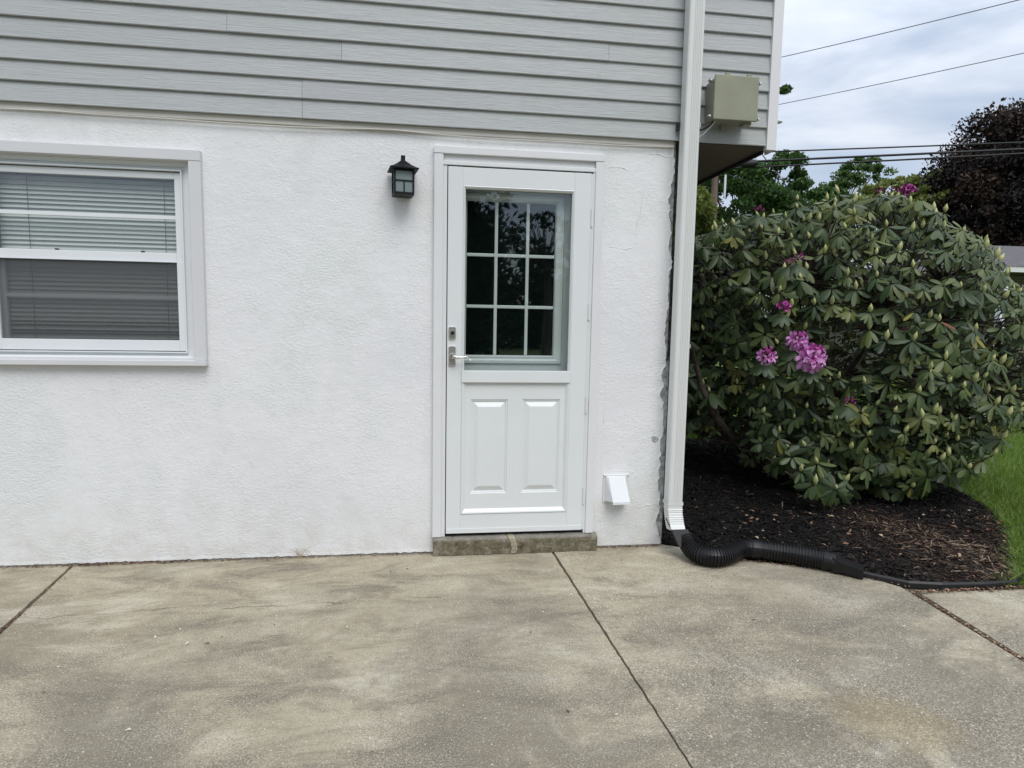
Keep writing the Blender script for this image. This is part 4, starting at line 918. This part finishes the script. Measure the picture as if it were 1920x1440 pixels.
pts = [(rng.uniform(-1.9, 2.3), rng.uniform(-1.8, -.12)) for _ in range(34)] + [(1.98+rng.uniform(-.15, .35), -.46-rng.uniform(0, .12)) for _ in range(0)] + [(1.96, -.40), (2.02, -.43), (2.25, -.60), (2.40, -.70), (2.55, -.80), (2.9, -.84)]
scatter(cm1, 'fallen_petal', 0, 'small pale dried petal lying on the concrete patio', 'petal', 'pale petals scattered on the patio', pts)
scatter(cm2, 'bark_crumb', 0, 'tiny dark bark crumb lying on the concrete patio', 'bark crumb', 'dark crumbs scattered on the patio', [(rng.uniform(-1.9, 3.0), rng.uniform(-1.8, -.15)) for _ in range(26)])
# brown leaf litter collected along the wall foot, in the joints and at the bed edge
n = 1900; xs = []; ys = []; zs = []; sz = []
for _ in range(n):
    r_ = random.random()
    if r_ < .33: x = random.choice([random.gauss(-1.75, .12), random.gauss(-1.3, .15), random.uniform(-2.3, .06), random.uniform(-2.3, .06), random.uniform(1.02, 1.4)]); y = -.004-abs(random.gauss(0, .010)); z = .004; s_ = random.uniform(.003, .009)
    elif r_ < .50: t_ = random.random(); x = -1.800+.05*t_+random.gauss(0, .008); y = -.0-.74*t_; z = -.007; s_ = random.uniform(.003, .009)
    elif r_ < .62: t_ = random.random(); x = 2.485-.05*t_+random.gauss(0, .006); y = -.735-.66*t_; z = -.006; s_ = random.uniform(.004, .010)
    elif r_ < .80: t_ = random.random(); i = random.randrange(3, len(EDGE)-1); x = EDGE[i][0]+(EDGE[i+1][0]-EDGE[i][0])*t_; y = EDGE[i][1]+(EDGE[i+1][1]-EDGE[i][1])*t_-abs(random.gauss(.01, .02)); z = .005; s_ = random.uniform(.003, .009)
    elif r_ < .92: x = random.uniform(2.45, 3.3); y = -.765-abs(random.gauss(0, .015)); z = .004; s_ = random.uniform(.005, .015)
    else: x = random.uniform(1.7, 3.8); y = random.uniform(-.6, .5); z = .09; s_ = random.uniform(.006, .022) 
    if r_ >= .92:
        if not inpoly(np.array([x]), np.array([y]), BED)[0]: continue
    xs.append(x); ys.append(y); zs.append(z+random.uniform(0, .006)); sz.append(s_)
n = len(xs); a_ = rng.uniform(0, 6.28, n); sz = np.array(sz); P = np.stack([xs, ys, zs], 1)
d = np.stack([np.cos(a_), np.sin(a_), rng.normal(0, .2, n)], 1)*sz[:, None]; e_ = np.stack([-np.sin(a_), np.cos(a_), rng.normal(0, .3, n)], 1)*(sz*rng.uniform(.3, .6, n))[:, None]; up = np.array([[0, 0, 1]])*sz[:, None]*.4
V = np.stack([P-d, P-e_+up, P+d, P+e_+up*.4], 1).reshape(-1, 3); Fq = np.arange(4*n).reshape(n, 4)
meta(npmesh('leaf_litter', V, Fq, M['drybit'], tint=np.repeat(rng.beta(1.2, 1.5, n), 4)), 'dry brown leaf litter along the wall foot, the slab joints and the bed edge', 'leaf litter', kind='stuff')
wd_ = empty('weed_tuft', (-.66, -.02, 0), 'small wispy dry weed growing at the foot of the stucco wall', 'weed')
V = []; Fs = []
for i in range(22):
    a = rng.uniform(0, 6.28); Ln_ = rng.uniform(.04, .11); n0 = len(V); dx, dy = math.cos(a), -abs(math.sin(a))*.4; x0_ = -.66+rng.normal(0, .02)
    for k_ in range(5): t_ = k_/4; V += [(x0_+dx*Ln_*t_*.8-.0009, -.016+dy*Ln_*t_, .002+Ln_*(1.2*t_-.5*t_*t_)), (x0_+dx*Ln_*t_*.8+.0009, -.016+dy*Ln_*t_, .002+Ln_*(1.2*t_-.5*t_*t_))]
    for k_ in range(4): Fs.append((n0+2*k_, n0+2*k_+1, n0+2*k_+3, n0+2*k_+2))
npmesh('blades', np.array(V), np.array(Fs), M['drybit'], wd_, tint=np.full(len(V), .85))

# ------------------------------------------------------------------ trees
def tree(name, base, trunk_h, trunk_r, blobs, nleaf, size, mt, label, group=None, clumps=60, tshift=0, fill=1.0, seed=1, topbright=0.):
    rg = np.random.default_rng(seed); rd = random.Random(seed)
    t = empty(name, base, label, 'tree', group); B = Vector(base)
    cl = []
    for (c_, r_) in blobs:
        k_ = max(4, int(clumps*(r_[0]*r_[2])/sum(b[1][0]*b[1][2] for b in blobs)))
        for _ in range(k_):
            u = rg.normal(size=3); u /= np.linalg.norm(u); rad_ = rg.uniform(.55, 1.0)**.6
            cl.append((np.array(c_)+u*np.array(r_)*rad_, np.mean(r_)*rg.uniform(.16, .32)*fill))
    mb = MB(); top = Vector((B.x, B.y, B.z+trunk_h))
    topc = np.mean([c_[0] for c_ in cl], axis=0); lead = Vector((topc[0], topc[1], max(topc[2], trunk_h)))
    mb.tube([B, B.lerp(top, .5)+Vector((.05, 0, 0)), top, top.lerp(lead, .6)], [trunk_r*1.15, trunk_r, trunk_r*.8, trunk_r*.35], 9)
    for c_, r_ in cl[::2]:
        q = top.lerp(lead, rd.uniform(0, .6)); c_ = Vector(c_); m_2 = q.lerp(c_, .5)+Vector((0, 0, -.06*(c_-q).length)); mb.tube([q, m_2, c_], [trunk_r*.28, trunk_r*.16, trunk_r*.05], 5, cap=False)
    mb.build('trunk', M['bark'], t, smooth=True)
    per = nleaf//len(cl); V = []; tn = []
    zmin = min(c_[0][2] for c_ in cl); zmax = max(c_[0][2] for c_ in cl)
    for c_, r_ in cl:
        d = rg.normal(size=(per, 3)); d /= np.linalg.norm(d, axis=1)[:, None]; P = c_+d*(r_*rg.random(per)**.45)[:, None]*np.array([1.25, 1.25, .8])
        a = rg.normal(size=(per, 3)); a /= np.linalg.norm(a, axis=1)[:, None]; b = np.cross(a, rg.normal(size=(per, 3))); b /= np.linalg.norm(b, axis=1)[:, None]
        s__ = size*rg.uniform(.6, 1.2, per)[:, None]; V.append(np.stack([P-a*s__, P-b*s__*.5, P+a*s__, P+b*s__*.5], 1))
        ct = rg.normal(.45, .16)+tshift+topbright*max(0, (c_[2]-zmin)/(zmax-zmin+.01)-.55); tn.append(np.clip(rg.normal(ct, .12, per), 0, 1))
    V = np.concatenate(V).reshape(-1, 3); npmesh('crown', V, np.arange(len(V)).reshape(-1, 4), M[mt], t, tint=np.repeat(np.concatenate(tn), 4)); return t
g_ = 'trees standing beyond the rhododendron'
tree('maple_tree', (14.6, 23.6, -.03), 2.8, .22, [((13.2, 23.5, 6.5), (2.7, 2.2, 2.5)), ((15.5, 23.5, 5.4), (2.2, 1.8, 2.1)), ((12.7, 24, 4.0), (3.2, 2.0, 2.2)), ((16.9, 23.5, 5.0), (1.5, 1.2, 1.5)), ((18.3, 23.5, 5.7), (1.3, 1.1, 1.2)), ((15.6, 23.5, 7.4), (1.7, 1.4, 1.5)), ((17.2, 23.5, 6.7), (1.3, 1.2, 1.2))], 80000, .11, 'maple', 'broad green maple beside the utility pole, behind the left side of the bush', g_, 330, seed=3, fill=.9)
tree('maple_tree', (8.6, 19.2, -.03), 2.6, .2, [((9.3, 19.0, 5.0), (1.2, 1.4, 1.5)), ((8.9, 19.0, 3.0), (1.3, 1.4, 1.6))], 14000, .10, 'lime', 'bright green tree between the downspout and the utility pole', g_, 90, tshift=-.35, seed=4)
tree('young_tree', (22.6, 30, -.03), 6, .16, [((24.4, 30, 9.3), (1.5, 1.4, 1.4)), ((23.1, 30, 8.3), (1.3, 1.2, 1.2)), ((21.8, 30, 7.7), (1.2, 1.1, 1.2))], 11000, .11, 'maple', 'small loose-crowned tree against the sky above the middle of the bush', g_, 150, tshift=.25, fill=.7, seed=6)
tree('yellow_green_tree', (22.5, 25, -.03), 4, .25, [((22.3, 25, 7.3), (1.5, 1.6, 1.2)), ((24.2, 25, 7.5), (1.6, 1.6, 1.5)), ((20.9, 25, 6.0), (1.6, 1.6, 1.5))], 15000, .11, 'lime', 'pale yellow-green tree just left of the dark purple tree', g_, 130, tshift=.15, fill=.75, seed=8)
tree('purple_beech', (28.0, 22.9, -.03), 2.6, .5, [((28.05, 22.9, 6.85), (4.65, 4.3, 4.65)), ((28.8, 22.9, 9.0), (2.95, 2.9, 2.95)), ((25.6, 22.6, 5.8), (2.0, 2.0, 2.2)), ((27.3, 22.4, 3.8), (3.7, 3.7, 2.5))], 170000, .105, 'purple', 'big dark purple-leaved tree at the right edge behind the bush', g_, 380, seed=9, topbright=.75, fill=.9)
tree('tall_tree', (6.2, 12.6, -.03), 5.0, .2, [((6.7, 12.2, 7.6), (1.5, 1.2, 1.6)), ((8.33, 11.0, 7.05), (.5, .4, .42))], 9000, .07, 'maple', 'tall green tree whose twig tip shows beside the upper corner trim of the house', g_, 40, tshift=.05, fill=.8, seed=10)
# low hedge far behind closing the view under the crowns
tree('far_hedge', (12, 33, -.03), 1, .2, [((9+i*4.5, 33+i*.3, 2.0), (3.0, 1.6, 2.2)) for i in range(12)], 30000, .22, 'maple', 'dark green hedge row far behind the bush and the trees', g_, 190, tshift=-.25, seed=12)
# mirrored in the glass: a spruce added to darken the left panes, trees across the street
tree('reflection_spruce', (-1.6, -12.5, -.03), 1, .25, [((-.9, -12.5, 1.6), (2.6, 1.0, 1.9)), ((-.85, -12.5, 3.8), (2.55, 1.0, 1.9)), ((-.9, -12.5, 6.0), (2.4, 1.0, 1.9)), ((-1.2, -12.5, 7.8), (1.6, .8, 1.6))], 90000, .11, 'ever', 'dark spruce added behind the viewer to darken the reflection in the left door panes', None, 500, seed=14, fill=2.1)
tree('street_hedge', (6, -27, -.03), 1, .2, [((-6+i*5, -27-i*.2, 2.0+.5*math.sin(i*2.1)), (3.2, 1.3, 2.3)) for i in range(9)], 50000, .22, 'ever', 'dark hedge row across the street mirrored in the door glass', None, 500, seed=17, fill=1.3)
tree('street_tree', (4.4, -19, -.03), 3, .16, [((4.2, -19, 4.0), (1.3, .8, 1.2))], 3000, .07, 'ever', 'thin-crowned street tree mirrored in the upper panes of the door', None, 120, tshift=.2, seed=15, fill=.45)

# ------------------------------------------------------------------ pole, lamp, wires
pol = empty('utility_pole', (11.45, 20.9, -.03), 'wooden utility pole beyond the bush, carrying cables and a street lamp', 'utility pole')
mb = MB(); mb.tube([(11.45, 20.9, -.03), (11.45, 20.9, 11.6)], [.15, .11], 14); mb.build('shaft', M['pole'], pol, smooth=True)
mb = MB(); mb.tube([(11.45, 20.85, 8.6), (12.2, 20.8, 9.15), (13.1, 20.75, 9.35)], .03, 8); mb.build('lamp_arm', M['wire'], pol, smooth=True)
mb = MB()
mb.quadgrid([[(13.22+.85*t_, 20.74+w_*math.cos(a), 9.31+h_*math.sin(a)-.0*t_) for a in [k_*math.pi/5 for k_ in range(10)]] for t_, w_, h_ in ((0, .05, .05), (.25, .13, .10), (.6, .17, .12), (.9, .11, .07), (1.0, .02, .02))], True)
mb.build('lamp_head', M['spout'], pol, smooth=True)
mb = MB(); mb.tube([(11.78, 20.7, 6.3), (11.78, 20.7, 7.15)], .045, 8); mb.build('riser_guard', M['trim'], pol)
mb = MB(); mb.box(10.5, 12.4, 20.72, 20.80, 10.85, 10.95); mb.build('crossarm', M['pole'], pol)
def wire(name, a, b, r_, sag, label, mt='cable', bulge=None):
    a, b = Vector(a), Vector(b); P_ = []; n = 60
    for i in range(n+1):
        t_ = i/n; p = a.lerp(b, t_); p.z -= sag*4*t_*(1-t_); P_.append(p)
    rad = [r_]*(n+1)
    mb = MB(); mb.tube(P_, rad, 6); o = mb.build(name, M[mt], None, smooth=True); meta(o, label, 'cable', 'overhead cables on the utility pole'); return o
def ext(a, b, k_): a, b = Vector(a), Vector(b); return tuple(a+(b-a)*k_)
P0 = (11.5, 20.8, 10.9)
wire('power_line', (10.75, 20.76, 10.9), ext((11.91, 17.442, 10.5), (15.93, 13.184, 10.5), 1.8), .012, .10, 'thin wire highest in the sky, rising to the top right', 'wire')
wire('power_line', (11.5, 20.8, 9.4), ext((12.531, 18.593, 9.3), (16.945, 13.207, 9.3), 2.0), .011, .10, 'thin wire second from the top in the sky', 'wire')
wire('power_line', (11.5, 20.8, 7.98), ext((13.345, 19.647, 8.0), (21.136, 17.001, 8.0), 1.7), .028, .02, 'uppermost of the three heavy black cables crossing the sky', 'cable')
wire('telephone_cable', (11.5, 20.75, 7.60), ext((12.392, 20.238, 7.6), (20.81, 16.652, 7.6), 1.7), .042, .0, 'thickest black cable, middle one of the three heavy cables', 'cable')
wire('telephone_cable', (11.5, 20.75, 7.38), ext((10.62, 20.629, 7.4), (20.387, 16.234, 7.4), 1.7), .032, .03, 'lowest of the three heavy black cables, just above the tree tops', 'cable')
mb = MB(); q0 = Vector((12.15, 20.25, 7.47)); q1 = Vector((12.75, 20.03, 7.50)); mb.tube([q0, q0.lerp(q1, .2), q0.lerp(q1, .8), q1], [.04, .14, .14, .05], 10); meta(mb.build('splice_case', M['cable'], None, smooth=True), 'fat black splice case on the cables beside the pole', 'splice case')
wire('guy_wire', (11.55, 20.8, 9.9), (18.6, 20.3, 2.2), .018, .05, 'thin guy wire slanting down to the right from the pole', 'wire')
wire('service_wire', (11.55, 20.8, 7.3), (24.5, 24, 5.4), .012, .1, 'faint service wire passing behind the guy wire', 'wire')
wire('service_wire', (14.0, 8.8, 3.55), (20.0, 9.2, 3.4), .011, .12, 'thin wire crossing in front of the dark purple tree', 'wire')

# ------------------------------------------------------------------ neighbours
nb = empty('neighbour_house', (15, 9.4, 0), 'neighbouring brick house with grey roof at the right edge behind the bush', 'house')
mb = MB(); mb.box(13.35, 21, 9.4, 16, -.03, 2.55); mb.build('brick_wall', M['brick'], nb)
mb = MB(); mb.face([(11.8, 8.1, 2.62), (22, 8.1, 2.62), (22, 12.2, 3.65), (15.1, 12.2, 3.60)]); mb.face([(11.8, 8.1, 2.62), (15.1, 12.2, 3.6), (11.8, 17, 2.62)]); mb.face([(11.8, 17, 2.62), (15.1, 12.2, 3.6), (22, 12.2, 3.65), (22, 17, 2.62)]); mb.build('roof', M['roof'], nb)
mb = MB(); mb.box(11.8, 22, 8.12, 8.16, 2.50, 2.62); mb.build('fascia', M['spout'], nb)
mb = MB(); mb.box(11.84, 22, 8.17, 17, 2.56, 2.59); mb.build('porch_ceiling', M['soffit'], nb)
mb = MB(); mb.box(12.02, 12.15, 8.30, 8.43, -.03, 2.56); mb.build('porch_post', M['vinyl'], nb)
mb = MB(); mb.box(13.60, 14.3, 9.385, 9.399, .9, 2.1); mb.build('window', M['paneglass'], nb)
gh = empty('distant_house', (11.5, 27, 0), 'small gabled house glimpsed between the downspout and the utility pole', 'house')
mb = MB(); mb.box(10.6, 14.1, 25.6, 31, -.03, 5.2); mb.face([(10.6, 25.6, 5.2), (14.1, 25.6, 5.2), (12.5, 25.6, 6.75)]); mb.build('wall', M['palesiding'], gh)
mb = MB(); mb.face([(12.5, 25.3, 6.85), (14.3, 25.3, 5.10), (14.3, 31, 5.10), (12.5, 31, 6.85)]); mb.face([(12.5, 25.3, 6.85), (10.2, 25.3, 5.1), (10.2, 31, 5.1), (12.5, 31, 6.85)]); mb.build('roof', M['roof'], gh)
mb = MB(); mb.tube([(10.2, 25.28, 5.08), (12.5, 25.28, 6.83), (14.3, 25.28, 5.08)], .07, 6); mb.build('bargeboard', M['vinyl'], gh)
